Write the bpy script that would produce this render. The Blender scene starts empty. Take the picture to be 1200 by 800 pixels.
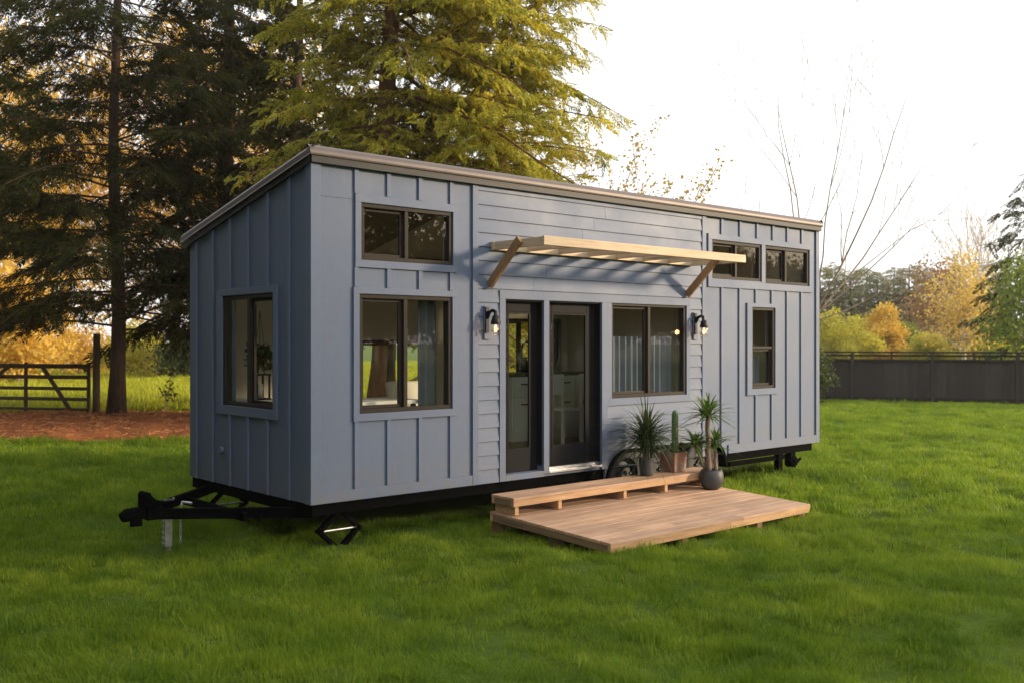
import bpy, bmesh, math, random
import numpy as np
from mathutils import Vector, Matrix
R = math.radians
rng = np.random.default_rng(7)
random.seed(7)
scene = bpy.context.scene
col = scene.collection

# ------------------------------------------------------------------ helpers
def tag(o, label=None, cat=None, group=None, kind=None):
    if label: o['label'] = label
    if cat: o['category'] = cat
    if group: o['group'] = group
    if kind: o['kind'] = kind
    return o

def empty(name, loc=(0, 0, 0), rot=(0, 0, 0)):
    o = bpy.data.objects.new(name, None)
    o.empty_display_size = .2
    o.location = loc
    o.rotation_euler = rot
    col.objects.link(o)
    return o

def link(name, me, mat, parent=None, bevel=0, loc=None):
    o = bpy.data.objects.new(name, me)
    for m in (mat if isinstance(mat, (list, tuple)) else [mat]):
        me.materials.append(m)
    col.objects.link(o)
    if parent: o.parent = parent
    if loc is not None: o.location = loc
    if bevel:
        b = o.modifiers.new('bevel', 'BEVEL')
        b.width = bevel; b.segments = 2; b.limit_method = 'ANGLE'; b.angle_limit = R(40)
        b.harden_normals = False
    return o

def fast_mesh(V, F, smooth=False):
    """V (n,3); F (m,k) all of one size"""
    V = np.asarray(V, np.float32); F = np.asarray(F, np.int32)
    me = bpy.data.meshes.new('m')
    k = F.shape[1]
    me.vertices.add(len(V)); me.vertices.foreach_set('co', V.ravel())
    me.loops.add(F.size); me.loops.foreach_set('vertex_index', F.ravel())
    me.polygons.add(len(F))
    me.polygons.foreach_set('loop_start', np.arange(0, F.size, k, dtype=np.int32))
    me.polygons.foreach_set('loop_total', np.full(len(F), k, np.int32))
    if smooth: me.polygons.foreach_set('use_smooth', np.ones(len(F), bool))
    me.update(calc_edges=True)
    me.validate()
    return me

class MB:
    def __init__(s): s.v = []; s.f = []
    def add(s, V, F):
        n = len(s.v); s.v += [tuple(map(float, p)) for p in V]; s.f += [tuple(i + n for i in f) for f in F]
        return s
    def box(s, x0, x1, y0, y1, z0, z1):
        V = [(x0,y0,z0),(x1,y0,z0),(x1,y1,z0),(x0,y1,z0),(x0,y0,z1),(x1,y0,z1),(x1,y1,z1),(x0,y1,z1)]
        return s.add(V, [(0,3,2,1),(4,5,6,7),(0,1,5,4),(1,2,6,5),(2,3,7,6),(3,0,4,7)])
    def hexa(s, V):
        return s.add(V, [(0,3,2,1),(4,5,6,7),(0,1,5,4),(1,2,6,5),(2,3,7,6),(3,0,4,7)])
    def quad(s, a, b, c, d): return s.add([a,b,c,d], [(0,1,2,3)])
    def bar(s, p, q, w, h, up=(0,0,1)):
        """rectangular bar from p to q, w across, h along up"""
        p = Vector(p); q = Vector(q); d = (q-p).normalized()
        side = d.cross(Vector(up)).normalized(); u = side.cross(d).normalized()
        a = side*w/2; b = u*h/2
        return s.hexa([p-a-b, p+a-b, q+a-b, q-a-b, p-a+b, p+a+b, q+a+b, q-a+b])
    def tube(s, pts, rad, n=8, cap=True):
        pts = [Vector(p) for p in pts]
        if not hasattr(rad, '__len__'): rad = [rad]*len(pts)
        rings = []; prev = None
        for i, p in enumerate(pts):
            d = (pts[min(i+1, len(pts)-1)] - pts[max(i-1, 0)]).normalized()
            if prev is None:
                a = d.cross(Vector((0,0,1)))
                if a.length < .05: a = d.cross(Vector((0,1,0)))
            else: a = prev - d*prev.dot(d)
            a.normalize(); prev = a; b = d.cross(a)
            rings.append([p + (a*math.cos(2*math.pi*k/n) + b*math.sin(2*math.pi*k/n))*rad[i] for k in range(n)])
        V = [q for r in rings for q in r]; F = []
        for i in range(len(pts)-1):
            for k in range(n):
                F.append((i*n+k, i*n+(k+1)%n, (i+1)*n+(k+1)%n, (i+1)*n+k))
        if cap: F += [tuple(range(n))[::-1], tuple((len(pts)-1)*n+k for k in range(n))]
        return s.add(V, F)
    def lathe(s, prof, c=(0,0,0), n=24, axis='z'):
        V = []; F = []
        for r, z in prof:
            for k in range(n):
                a = 2*math.pi*k/n; p = (r*math.cos(a), r*math.sin(a), z)
                if axis == 'y': p = (p[0], p[2], p[1])
                V.append((p[0]+c[0], p[1]+c[1], p[2]+c[2]))
        for i in range(len(prof)-1):
            for k in range(n):
                F.append((i*n+k, i*n+(k+1)%n, (i+1)*n+(k+1)%n, (i+1)*n+k))
        return s.add(V, F)
    def build(s, name, mat, parent=None, bevel=0, smooth=False, loc=None):
        me = bpy.data.meshes.new(name)
        me.from_pydata(s.v, [], s.f)
        bm = bmesh.new(); bm.from_mesh(me)
        bmesh.ops.recalc_face_normals(bm, faces=bm.faces)
        bm.to_mesh(me); bm.free()
        if smooth: me.polygons.foreach_set('use_smooth', [True]*len(me.polygons))
        me.update()
        return link(name, me, mat, parent, bevel, loc)

# ------------------------------------------------------------------ materials
class NT:
    def __init__(s, name):
        s.m = bpy.data.materials.new(name); s.m.use_nodes = True
        s.t = s.m.node_tree; s.t.nodes.clear()
        s.out = s.t.nodes.new('ShaderNodeOutputMaterial')
    def n(s, typ, **kw):
        nd = s.t.nodes.new('ShaderNode'+typ)
        for k, v in kw.items():
            if hasattr(nd, k): setattr(nd, k, v)
        return nd
    def l(s, a, b): s.t.links.new(a, b)
    def coord(s, scale=(1,1,1), kind='Object'):
        tc = s.n('TexCoord'); mp = s.n('Mapping'); mp.inputs['Scale'].default_value = scale
        s.l(tc.outputs[kind], mp.inputs[0]); return mp.outputs[0]
    def noise(s, vec, scale, detail=4, rough=.55, dist=0):
        nd = s.n('TexNoise'); nd.inputs['Scale'].default_value = scale; nd.inputs['Detail'].default_value = detail
        nd.inputs['Roughness'].default_value = rough; nd.inputs['Distortion'].default_value = dist
        if vec: s.l(vec, nd.inputs['Vector'])
        return nd.outputs['Fac']
    def ramp(s, fac, stops):
        nd = s.n('ValToRGB'); e = nd.color_ramp.elements
        while len(e) < len(stops): e.new(.5)
        for el, (p, c) in zip(e, stops):
            el.position = p; el.color = (*c, 1) if len(c) == 3 else c
        s.l(fac, nd.inputs[0]); return nd.outputs[0]
    def mix(s, fac, a, b, mode='MIX'):
        nd = s.n('Mix'); nd.data_type = 'RGBA'; nd.blend_type = mode
        for sock, v in ((nd.inputs[0], fac), (nd.inputs[6], a), (nd.inputs[7], b)):
            if isinstance(v, (int, float)): sock.default_value = v
            elif isinstance(v, tuple): sock.default_value = (*v, 1)
            else: s.l(v, sock)
        return nd.outputs[2]
    def bump(s, h, strength=.3, dist=.01):
        nd = s.n('Bump'); nd.inputs['Strength'].default_value = strength; nd.inputs['Distance'].default_value = dist
        s.l(h, nd.inputs['Height']); return nd.outputs[0]
    def pbr(s, color, rough=.6, metal=0, bump=None, spec=.5):
        p = s.n('BsdfPrincipled')
        for sock, v in (('Base Color', color), ('Roughness', rough)):
            if isinstance(v, tuple): p.inputs[sock].default_value = (*v, 1)
            elif isinstance(v, (int, float)): p.inputs[sock].default_value = v
            else: s.l(v, p.inputs[sock])
        p.inputs['Metallic'].default_value = metal
        p.inputs['Specular IOR Level'].default_value = spec
        if bump: s.l(bump, p.inputs['Normal'])
        return p
    def done(s, sh):
        s.l(sh.outputs[0] if hasattr(sh, 'outputs') else sh, s.out.inputs[0]); return s.m

def scale_c(c, k): return tuple(min(1, x*k) for x in c)

def m_plain(name, c, rough=.6, metal=0, var=.15, nscale=6, bump=0, spec=.5):
    t = NT(name); v = t.coord()
    f = t.noise(v, nscale, 5)
    cc = t.ramp(f, [(.3, scale_c(c, 1-var)), (.7, scale_c(c, 1+var))])
    b = t.bump(t.noise(v, nscale*8, 4), bump, .004) if bump else None
    return t.done(t.pbr(cc, rough, metal, b, spec))

def m_paint(name, c, axis):
    """brushed exterior paint on wood-grained board: faint grain and blotches"""
    t = NT(name)
    sc = {'z': (30, 30, 1.2), 'x': (1.2, 30, 30)}[axis]
    g = t.noise(t.coord(sc), 3, 6, .65, .4)
    blot = t.noise(t.coord(), 1.3, 5, .6)
    fine = t.noise(t.coord(), 14, 4, .6)
    c1 = t.ramp(blot, [(.3, scale_c(c, .90)), (.7, scale_c(c, 1.09))])
    c2 = t.mix(.3, c1, t.ramp(g, [(.3, scale_c(c, .78)), (.7, scale_c(c, 1.15))]))
    c3 = t.mix(.15, c2, t.ramp(fine, [(.35, scale_c(c, .8)), (.65, scale_c(c, 1.15))]))
    sep = t.n('SeparateXYZ'); geo = t.n('NewGeometry'); t.l(geo.outputs['Position'], sep.inputs[0])
    mr = t.n('MapRange'); mr.inputs['From Min'].default_value = .44; mr.inputs['From Max'].default_value = .85; mr.inputs['To Min'].default_value = .62; mr.inputs['To Max'].default_value = 0
    t.l(sep.outputs[2], mr.inputs[0])
    sm = t.n('Math'); sm.operation = 'MULTIPLY'; t.l(mr.outputs[0], sm.inputs[0]); t.l(t.ramp(t.noise(t.coord((1,1,.6)), 9, 6, .7), [(.42,(0,)*3),(.68,(1,)*3)]), sm.inputs[1])
    c3 = t.mix(sm.outputs[0], c3, (.17, .15, .12))
    rr = t.ramp(blot, [(.3, (.5,)*3), (.7, (.68,)*3)])
    return t.done(t.pbr(c3, rr, 0, t.bump(g, .28, .003), .4))

def m_wood(name, c1, c2, c3, axis='x', rough=.6, plank=None):
    """timber: long grain, knots, plank-to-plank tone (random per island)"""
    t = NT(name)
    i = 'xyz'.index(axis); sc = [14, 14, 14]; sc[i] = .9
    v = t.coord(tuple(sc))
    geo = t.n('NewGeometry')
    add = t.n('VectorMath'); add.operation = 'ADD'
    t.l(v, add.inputs[0])
    ml = t.n('VectorMath'); ml.operation = 'SCALE'; ml.inputs[0].default_value = (37, 91, 53)
    t.l(geo.outputs['Random Per Island'], ml.inputs['Scale']); t.l(ml.outputs[0], add.inputs[1])
    vv = add.outputs[0]
    g = t.noise(vv, 2.2, 7, .62, .8)
    col_ = t.ramp(g, [(.28, c1), (.5, c2), (.75, c3)])
    k = t.n('TexVoronoi'); k.inputs['Scale'].default_value = .55
    t.l(vv, k.inputs['Vector'])
    kn = t.ramp(k.outputs['Distance'], [(.07, (1, 1, 1)), (.16, (0, 0, 0))])
    col_ = t.mix(t.mix(.75, (0, 0, 0), kn), col_, scale_c(c1, .38))
    tone = t.ramp(geo.outputs['Random Per Island'], [(0, (.70,)*3), (1, (1.16, 1.13, 1.08))])
    col_ = t.mix(1, col_, tone, 'MULTIPLY')
    stain = t.noise(t.coord(), 1.7, 5, .6)
    col_ = t.mix(t.ramp(stain, [(.40, (0,)*3), (.72, (.62,)*3)]), col_, scale_c(c2, .62))
    return t.done(t.pbr(col_, rough, 0, t.bump(g, .35, .003), .35))

def m_leaf(name, stops, trans=.45, rough=.55, nscale=.6, spec=.3):
    """foliage: tone per leaf spray, larger patches of older and younger growth, light shines through"""
    t = NT(name)
    geo = t.n('NewGeometry')
    n = t.noise(t.coord(), nscale, 3)
    mx = t.n('Math'); mx.operation = 'MULTIPLY_ADD'; mx.inputs[1].default_value = .55
    t.l(geo.outputs['Random Per Island'], mx.inputs[0])
    sb = t.n('Math'); sb.operation = 'MULTIPLY_ADD'; sb.inputs[1].default_value = 1.0; sb.inputs[2].default_value = -.28
    t.l(n, sb.inputs[0]); t.l(sb.outputs[0], mx.inputs[2])
    c = t.ramp(mx.outputs[0], stops)
    p = t.pbr(c, rough, 0, None, spec)
    tr = t.n('BsdfTranslucent'); t.l(t.mix(.5, c, t.mix(1, c, (1.6, 1.35, .5), 'MULTIPLY')), tr.inputs[0])
    ms = t.n('MixShader'); ms.inputs[0].default_value = trans
    t.l(p.outputs[0], ms.inputs[1]); t.l(tr.outputs[0], ms.inputs[2])
    return t.done(ms)

def m_bark(name, c1, c2, sc=1.0):
    t = NT(name)
    v = t.coord((9*sc, 9*sc, 1.3*sc))
    n = t.noise(v, 2, 7, .65, .6)
    return t.done(t.pbr(t.ramp(n, [(.3, c1), (.7, c2)]), .9, 0, t.bump(n, .9, .04), .2))

def m_glass(name, ior=1.75, tint=(.93, .96, .94)):
    t = NT(name)
    fr = t.n('Fresnel')
    geo = t.n('NewGeometry'); ex = t.n('Math'); ex.operation = 'MULTIPLY_ADD'; ex.inputs[1].default_value = -2; ex.inputs[2].default_value = 1
    t.l(geo.outputs['Backfacing'], ex.inputs[0])
    pw = t.n('Math'); pw.operation = 'POWER'; pw.inputs[0].default_value = ior; t.l(ex.outputs[0], pw.inputs[1]); t.l(pw.outputs[0], fr.inputs[0])   # a thin pane reflects alike from both sides
    tr = t.n('BsdfTransparent'); tr.inputs[0].default_value = (*tint, 1)
    gl = t.n('BsdfGlossy'); gl.inputs['Roughness'].default_value = .0
    wob = t.bump(t.noise(t.coord(), 1.1, 1), .03, .03)
    t.l(wob, gl.inputs['Normal'])
    ms = t.n('MixShader'); t.l(fr.outputs[0], ms.inputs[0]); t.l(tr.outputs[0], ms.inputs[1]); t.l(gl.outputs[0], ms.inputs[2])
    return t.done(ms)

def m_emit(name, c, s):
    t = NT(name); e = t.n('Emission'); e.inputs[0].default_value = (*c, 1); e.inputs[1].default_value = s
    return t.done(e)

BLUE = (.111, .144, .219)
M = {}
M['paint_v'] = m_paint('blue_grey_paint_boards', BLUE, 'z')
M['paint_h'] = m_paint('blue_grey_paint_lap', BLUE, 'x')
M['paint_t'] = m_paint('blue_grey_paint_trim', scale_c(BLUE, 1.04), 'z')
M['fascia'] = m_wood('dark_fascia', (.018, .018, .020), (.028, .028, .030), (.042, .041, .043), 'x', .55)
M['roof'] = m_plain('brown_roof_metal', (.115, .092, .082), .45, .25, .10, 3, .05)
M['bronze'] = m_plain('bronze_window_frame', (.030, .024, .019), .55, .0, .12, 8, 0, .15)
M['charcoal'] = m_plain('charcoal_door_paint', (.011, .011, .0125), .6, 0, .1, 5, .05, .1)
M['glass'] = m_glass('window_glass', 1.62)
M['interior'] = m_plain('interior_wall', (.54, .49, .38), .8, 0, .05, 2)
M['int_dark'] = m_plain('interior_boards', (.16, .11, .07), .7, 0, .2, 3)
M['int_floor'] = m_wood('interior_floor', (.12, .08, .05), (.2, .14, .09), (.26, .19, .12), 'x', .45)
M['steel'] = m_plain('black_trailer_steel', (.004, .004, .0042), .85, 0, .3, 9, .1, .02)
M['zinc'] = m_plain('zinc_jack', (.55, .55, .56), .38, .9, .2, 20, .1)
M['silver'] = m_plain('aluminium_sill', (.5, .5, .52), .35, .8, .1, 9)
M['rubber'] = m_plain('tyre_rubber', (.040, .040, .042), .75, 0, .3, 12, .2)
M['rim'] = m_plain('rim_steel', (.022, .022, .024), .5, .2, .2, 10)
M['cedar'] = m_wood('awning_timber', (.52, .37, .215), (.70, .54, .37), (.79, .65, .48), 'x', .62)
M['cedar_y'] = m_wood('awning_rafter_timber', (.52, .37, .215), (.70, .54, .37), (.79, .65, .48), 'y', .62)
M['brace'] = m_wood('brace_timber', (.24, .13, .055), (.36, .21, .10), (.46, .29, .15), 'z', .65)
M['deck'] = m_wood('deck_boards', (.34, .19, .11), (.56, .36, .235), (.70, .49, .345), 'x', .62)
M['rimb'] = m_wood('deck_rim', (.40, .215, .10), (.60, .36, .19), (.72, .48, .28), 'x', .62)
M['rimy'] = m_wood('deck_rim_end', (.20, .12, .065), (.30, .19, .11), (.38, .25, .15), 'y', .65)
M['black'] = m_plain('black_metal', (.006, .006, .0065), .4, .4, .2, 10)
M['jar'] = m_glass('lamp_glass', 1.4, (.97, .96, .93))
M['bulb'] = m_emit('warm_bulb', (1, .50, .20), 2.6)
M['pot_dark'] = m_plain('dark_ceramic', (.045, .046, .05), .5, 0, .3, 14, .25)
M['soil'] = m_plain('potting_soil', (.03, .022, .016), .95, 0, .4, 40, .8)
M['white'] = m_plain('white_cabinet', (.68, .67, .63), .45, 0, .03, 3)
M['counter'] = m_plain('dark_counter', (.05, .035, .025), .4, 0, .3, 9)
M['cloth_g'] = m_plain('grey_curtain', (.10, .105, .115), .9, 0, .1, 5)
M['cloth_b'] = m_plain('blue_curtain', (.115, .13, .16), .9, 0, .1, 5)
M['cream'] = m_plain('cream_paint', (.72, .66, .55), .6, 0, .05, 5)
M['gatewood'] = m_wood('weathered_gate_timber', (.06, .045, .03), (.11, .085, .06), (.16, .13, .09), 'x', .85)
M['postwood'] = m_wood('weathered_post_timber', (.07, .05, .032), (.12, .085, .055), (.17, .13, .085), 'z', .85)
M['fence'] = m_wood('black_stained_boards', (.032, .026, .025), (.046, .038, .037), (.066, .056, .054), 'z', .8)
M['fence_rail'] = m_wood('black_stained_rail', (.012, .010, .009), (.02, .017, .015), (.035, .029, .026), 'x', .8)
def m_terra():
    t = NT('weathered_terracotta'); v = t.coord()
    n = t.noise(v, 7, 6, .65); n2 = t.noise(v, 30, 4)
    c = t.ramp(n, [(.35, (.30, .12, .075)), (.52, (.27, .17, .13)), (.68, (.36, .31, .27))])
    return t.done(t.pbr(c, .88, 0, t.bump(n2, .5, .006), .2))
M['terra'] = m_terra()
M['cactus'] = m_plain('cactus_skin', (.09, .15, .05), .55, 0, .3, 20, .3)
M['succ'] = m_leaf('succulent_leaf', [(.2, (.05, .06, .03)), (.8, (.12, .09, .06))], .15)
M['yucca_leaf'] = m_leaf('yucca_leaf', [(.1, (.05, .11, .025)), (.6, (.10, .18, .035)), (1, (.19, .24, .06))], .3, .4, 3)
M['dracaena'] = m_leaf('dark_strap_leaf', [(.1, (.022, .045, .018)), (.6, (.045, .075, .028)), (1, (.13, .14, .05))], .25, .42, 3)
M['cane'] = m_bark('yucca_cane', (.17, .12, .085), (.36, .28, .21), 4)

# ------------------------------------------------------------------ camera
CAM = Vector((-4.68, -7.97, 1.93))
FWD = Vector((.6665, .7455, 0)).normalized()
cd = bpy.data.cameras.new('camera'); cam = bpy.data.objects.new('camera', cd); col.objects.link(cam)
cam.location = CAM
cam.rotation_euler = FWD.to_track_quat('-Z', 'Y').to_euler()
cd.sensor_width = 36; cd.lens = 1167/1200*36
cd.clip_start = .1; cd.clip_end = 2000
cd.dof.use_dof = True; cd.dof.focus_distance = 10.6; cd.dof.aperture_fstop = 2.2
scene.camera = cam

def along(px, d, z=0):
    """a place d metres ahead of the camera position, on the bearing of the given image column"""
    a = (px-600)/1167
    return Vector((CAM.x + (FWD.x + FWD.y*a)*d, CAM.y + (FWD.y - FWD.x*a)*d, z))

# ------------------------------------------------------------------ light
SUN_AZ, SUN_EL = 46, 14      # degrees from the front wall's normal towards +X; elevation
S = Vector((math.sin(R(SUN_AZ))*math.cos(R(SUN_EL)), -math.cos(R(SUN_AZ))*math.cos(R(SUN_EL)), math.sin(R(SUN_EL))))
sd = bpy.data.lights.new('sun', 'SUN'); so = bpy.data.objects.new('sun', sd); col.objects.link(so)
so.rotation_euler = (-S).to_track_quat('-Z', 'Y').to_euler(); so.location = (30, -30, 30)
sd.energy = 4.4; sd.angle = R(6); sd.color = (1, .78, .53)
w = bpy.data.worlds.new('World'); scene.world = w; w.use_nodes = True
nt = w.node_tree; nt.nodes.clear()
wo = nt.nodes.new('ShaderNodeOutputWorld'); bg = nt.nodes.new('ShaderNodeBackground')
sky = nt.nodes.new('ShaderNodeTexSky'); sky.sky_type = 'NISHITA'; sky.sun_disc = False
sky.sun_elevation = R(SUN_EL); sky.sun_rotation = math.atan2(S.x, S.y)
sky.air_density = 1.0; sky.dust_density = 4.0; sky.ozone_density = 1.0; sky.altitude = 50
# thin bright overcast veil over the clear sky
veil = nt.nodes.new('ShaderNodeMix'); veil.data_type = 'RGBA'; veil.inputs[0].default_value = .70
veil.inputs[7].default_value = (11.9, 11.8, 11.9, 1)
nt.links.new(sky.outputs[0], veil.inputs[6]); nt.links.new(veil.outputs[2], bg.inputs[0])
bg.inputs[1].default_value = .12
nt.links.new(bg.outputs[0], wo.inputs[0])
scene.view_settings.view_transform = 'Standard'; scene.view_settings.look = 'None'
scene.view_settings.exposure = .44; scene.view_settings.gamma = 1
scene.cycles.max_bounces = 8; scene.cycles.transparent_max_bounces = 12
scene.cycles.diffuse_bounces = 3; scene.cycles.glossy_bounces = 3; scene.cycles.transmission_bounces = 4
scene.cycles.use_denoising = True
scene.cycles.caustics_reflective = False; scene.cycles.caustics_refractive = False

# ------------------------------------------------------------------ ground height
def ground(x, y):
    x = np.asarray(x, float); y = np.asarray(y, float)
    z = .022*np.sin(1.7*x+.6*y)+.018*np.sin(-.9*x+2.1*y+1)+.014*np.sin(3.1*x+2.7*y+2)+.016*np.sin(5.3*x-3.9*y+1.5*np.sin(1.3*x+.7*y))+.013*np.sin(4.1*y+6.7*x+1.8*np.sin(.9*y-1.1*x))
    z = z + .02*np.sin(.33*x+.41*y)
    z = z - .07*np.clip((1.0-x)/3, 0, 1)*np.clip((6-np.abs(y-1))/4, 0, 1)      # dips a little under the hitch
    return z - .01

# ------------------------------------------------------------------ tiny house
L, W = 8.5, 2.6
Z0 = .446
ROOF_F, ROOF_B = 3.60, 3.03
def roofz(y): return ROOF_F + (ROOF_B-ROOF_F)*y/W
house = tag(empty('tiny_house'), 'blue grey tiny house on a black trailer, with mono pitch roof and timber awning', 'tiny house')

def wall_mesh(mb, u0, u1, holes, top, place, thick, v0=Z0, reveal=True):
    """a wall in (u, v) with rectangular holes; place(u, v, depth) -> xyz; outer skin depth 0, inner skin depth thick"""
    us = sorted({u0, u1, *[h[0] for h in holes], *[h[1] for h in holes]})
    vs = sorted({v0, *[h[2] for h in holes], *[h[3] for h in holes]})
    for i in range(len(us)-1):
        a, b = us[i], us[i+1]
        for j in range(len(vs)):
            c = vs[j]; last = j == len(vs)-1
            if not last:
                d = vs[j+1]; m = ((a+b)/2, (c+d)/2)
                if any(h[0] < m[0] < h[1] and h[2] < m[1] < h[3] for h in holes): continue
                pts = [(a,c),(b,c),(b,d),(a,d)]
            else: pts = [(a,c),(b,c),(b,top(b)),(a,top(a))]
            for dep in (0, thick): mb.quad(*[place(u, v, dep) for u, v in pts])
    if reveal:
        for h in holes:
            P = [(h[0],h[2]),(h[1],h[2]),(h[1],h[3]),(h[0],h[3])]
            for k in range(4):
                p, q = P[k], P[(k+1) % 4]
                mb.quad(place(*p,0), place(*q,0), place(*q,thick), place(*p,thick))

def raw(mb, name, mat, parent, bevel=0, smooth=False):
    """build without merging inside and outside normals (open skins)"""
    me = bpy.data.meshes.new(name); me.from_pydata(mb.v, [], mb.f); me.update()
    return link(name, me, mat, parent, bevel)

TH = .13
FW = {'loft': (.521,1.623,2.70,3.24), 'low': (.502,1.615,1.252,2.378), 'kit': (4.002,5.399,1.262,2.39),
      'hi_a': (5.931,7.047,2.752,3.258), 'hi_b': (7.139,8.253,2.735,3.255), 'slim': (6.826,7.378,1.285,2.397)}
SIDEL = (2.336,2.894,.511,2.375); DOOR = (2.979,3.828,.475,2.375)
fp = lambda u, v, d: (u, d, v)
mb = MB()
ARCH0, ARCH1, ARCHZ = 3.9, 6.26, .645
# front wall bottom is cut away over the wheels
holes = list(FW.values()) + [SIDEL, DOOR]
wall_mesh(mb, 0, L, holes + [(ARCH0, ARCH1, Z0-.001, ARCHZ)], lambda u: ROOF_F-.03, fp, TH)
front = raw(mb, 'wall', M['paint_v'], house)
# trim, battens, corner boards of the front wall
t = MB()
def tr(x0, x1, z0, z1, p=.020): t.box(x0, x1, -p, -.0005, z0, z1)
def ring(w, l, r, b, tp, p=.024):
    """casing boards round window w, reaching out to l, r, b, tp"""
    t.box(l, r, -p, -.0005, w[3]+.001, tp); t.box(l, r, -p, -.0005, b, w[2]-.001)
    t.box(l, w[0]-.001, -p, -.0005, w[2]-.001, w[3]+.001); t.box(w[1]+.001, r, -p, -.0005, w[2]-.001, w[3]+.001)
TOPZ = 3.555
t.box(-.022, .083, -.024, .0-.0005, Z0, TOPZ)                    # corner board left
t.box(L-.065, L+.022, -.024, -.0005, Z0, TOPZ)
tr(1.881, 1.957, Z0, TOPZ, .026); tr(5.722, 5.80, Z0, TOPZ, .026)
tr(.083, 1.881, Z0, .548, .022); tr(6.29, L-.065, Z0, .56, .022)
ring(FW['loft'], .454, 1.673, 2.628, 3.318); ring(FW['low'], .435, 1.672, 1.178, 2.44)
ring(FW['slim'], 6.712, 7.45, 1.20, 2.452)
# one casing round the two high windows
a, b = FW['hi_a'], FW['hi_b']
t.box(5.85, 8.335, -.024, -.0005, 3.262, 3.335); t.box(5.85, 8.335, -.024, -.0005, 2.64, 2.732)
t.box(5.85, 5.929, -.024, -.0005, 2.732, 3.262); t.box(7.05, 7.137, -.024, -.0005, 2.732, 3.262); t.box(8.256, 8.335, -.024, -.0005, 2.732, 3.262)
tr(5.929, 7.05, 2.732, 2.751); 
# casing of door, side light and kitchen window
hz = 2.378
t.box(2.251, 5.47, -.026, -.0005, hz+.002, 2.468)
t.box(2.251, 2.334, -.026, -.0005, Z0, hz+.002); t.box(2.896, 2.977, -.026, -.0005, Z0+.03, hz+.002)
t.box(3.830, 3.93, -.026, -.0005, Z0, hz+.002); t.box(3.931, 4.0, -.024, -.0005, 1.26, hz+.002)
t.box(3.931, 5.47, -.024, -.0005, 1.178, 1.26); t.box(5.401, 5.47, -.024, -.0005, 1.26, hz+.002)
t.box(2.334, 2.896, -.026, -.0005, Z0, .509)
BW = .046
for x in (.448, .816, 1.193, 1.585):
    tr(x, x+BW, 3.320, TOPZ); tr(x, x+BW, 2.442, 2.626); tr(x, x+BW, .549, 1.176)
for x in (6.133, 6.541, 6.936, 7.315, 7.676, 8.05): tr(x, x+BW, 3.337, TOPZ)
for x in (6.133, 6.532, 7.668, 8.035): tr(x, x+BW, .561, 2.638)
for x in (6.906, 7.290): tr(x, x+BW, .561, 1.198); tr(x, x+BW, 2.454, 2.638)
t.box(.084, .452, -.004, -.0005, 3.262, 3.268)
t.build('trim', M['paint_t'], front, bevel=.003)
# lap siding between the two vertical boards
ls = MB(); EXP = .1455
def lap(x0, x1, z0, z1, zb):
    f0 = (z0-zb)/EXP; f1 = (z1-zb)/EXP
    y0 = -(.020-.014*f0); y1 = -(.020-.014*f1)
    ls.hexa([(x0,y0,z0),(x1,y0,z0),(x1,-.0006,z0),(x0,-.0006,z0),(x0,y1,z1),(x1,y1,z1),(x1,-.0006,z1),(x0,-.0006,z1)])
def split(x0, x1, z0, z1, zb):
    j = 2.3+((zb*7.31) % 1)*3.0                      # one butt joint per course
    if x0+.2 < j < x1-.2: lap(x0, j-.001, z0, z1, zb); lap(j+.001, x1, z0, z1, zb)
    else: lap(x0, x1, z0, z1, zb)
blocks = [(2.2505, 5.4705, 1.1775, 2.4685), (2.2505, 3.9305, Z0, 2.4685), (ARCH0, 5.73, Z0-.01, ARCHZ)]
zb = Z0
while zb < TOPZ-.01:
    zt = min(zb+EXP, TOPZ)
    zs = sorted({zb, zt, *[z for b_ in blocks for z in b_[2:] if zb < z < zt]})
    for z0, z1 in zip(zs, zs[1:]):
        zm = (z0+z1)/2
        cuts = sorted((b_[0], b_[1]) for b_ in blocks if b_[2] < zm < b_[3])
        x = 1.9575
        for c0, c1 in cuts:
            if c0 > x+.005: split(x, c0, z0, z1, zb)
            x = max(x, c1)
        if x < 5.7215: split(x, 5.7215, z0, z1, zb)
    zb = zt
ls.build('lap_siding', M['paint_h'], house, bevel=.0015)

# left end wall
LWIN = (.686, 1.778, 1.275, 2.398)
mb = MB(); wall_mesh(mb, .0, W, [LWIN], lambda u: roofz(u)-.045, lambda u, v, d: (d, u, v), TH)
# keep off the front wall's own skin
for k, p in enumerate(mb.v):
    if p[1] == 0: mb.v[k] = (p[0], .001, p[2])
left = raw(mb, 'wall', M['paint_v'], house)
t = MB()
def tl(y0, y1, z0, z1, p=.02): t.box(-p, -.0005, y0, y1, z0, z1)
w_ = LWIN
tl(.615, 1.90, w_[3]+.001, 2.466, .024); tl(.615, 1.90, 1.18, w_[2]-.001, .024)
tl(.615, w_[0]-.001, w_[2]-.001, w_[3]+.001, .024); tl(w_[1]+.001, 1.90, w_[2]-.001, w_[3]+.001, .024)
for y in (.80, 1.205, 1.60):
    tl(y, y+BW, .447, 1.178)
    t.hexa([(-.02,y,2.468),(-.0005,y,2.468),(-.0005,y+BW,2.468),(-.02,y+BW,2.468)] + [(a_, b_, roofz(b_)-.05) for a_, b_ in ((-.02,y),(-.0005,y),(-.0005,y+BW),(-.02,y+BW))])
for y in (.38, 2.0, 2.40):
    t.hexa([(-.02,y,.447),(-.0005,y,.447),(-.0005,y+BW,.447),(-.02,y+BW,.447)] + [(a_, b_, roofz(b_)-.05) for a_, b_ in ((-.02,y),(-.0005,y),(-.0005,y+BW),(-.02,y+BW))])
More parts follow.
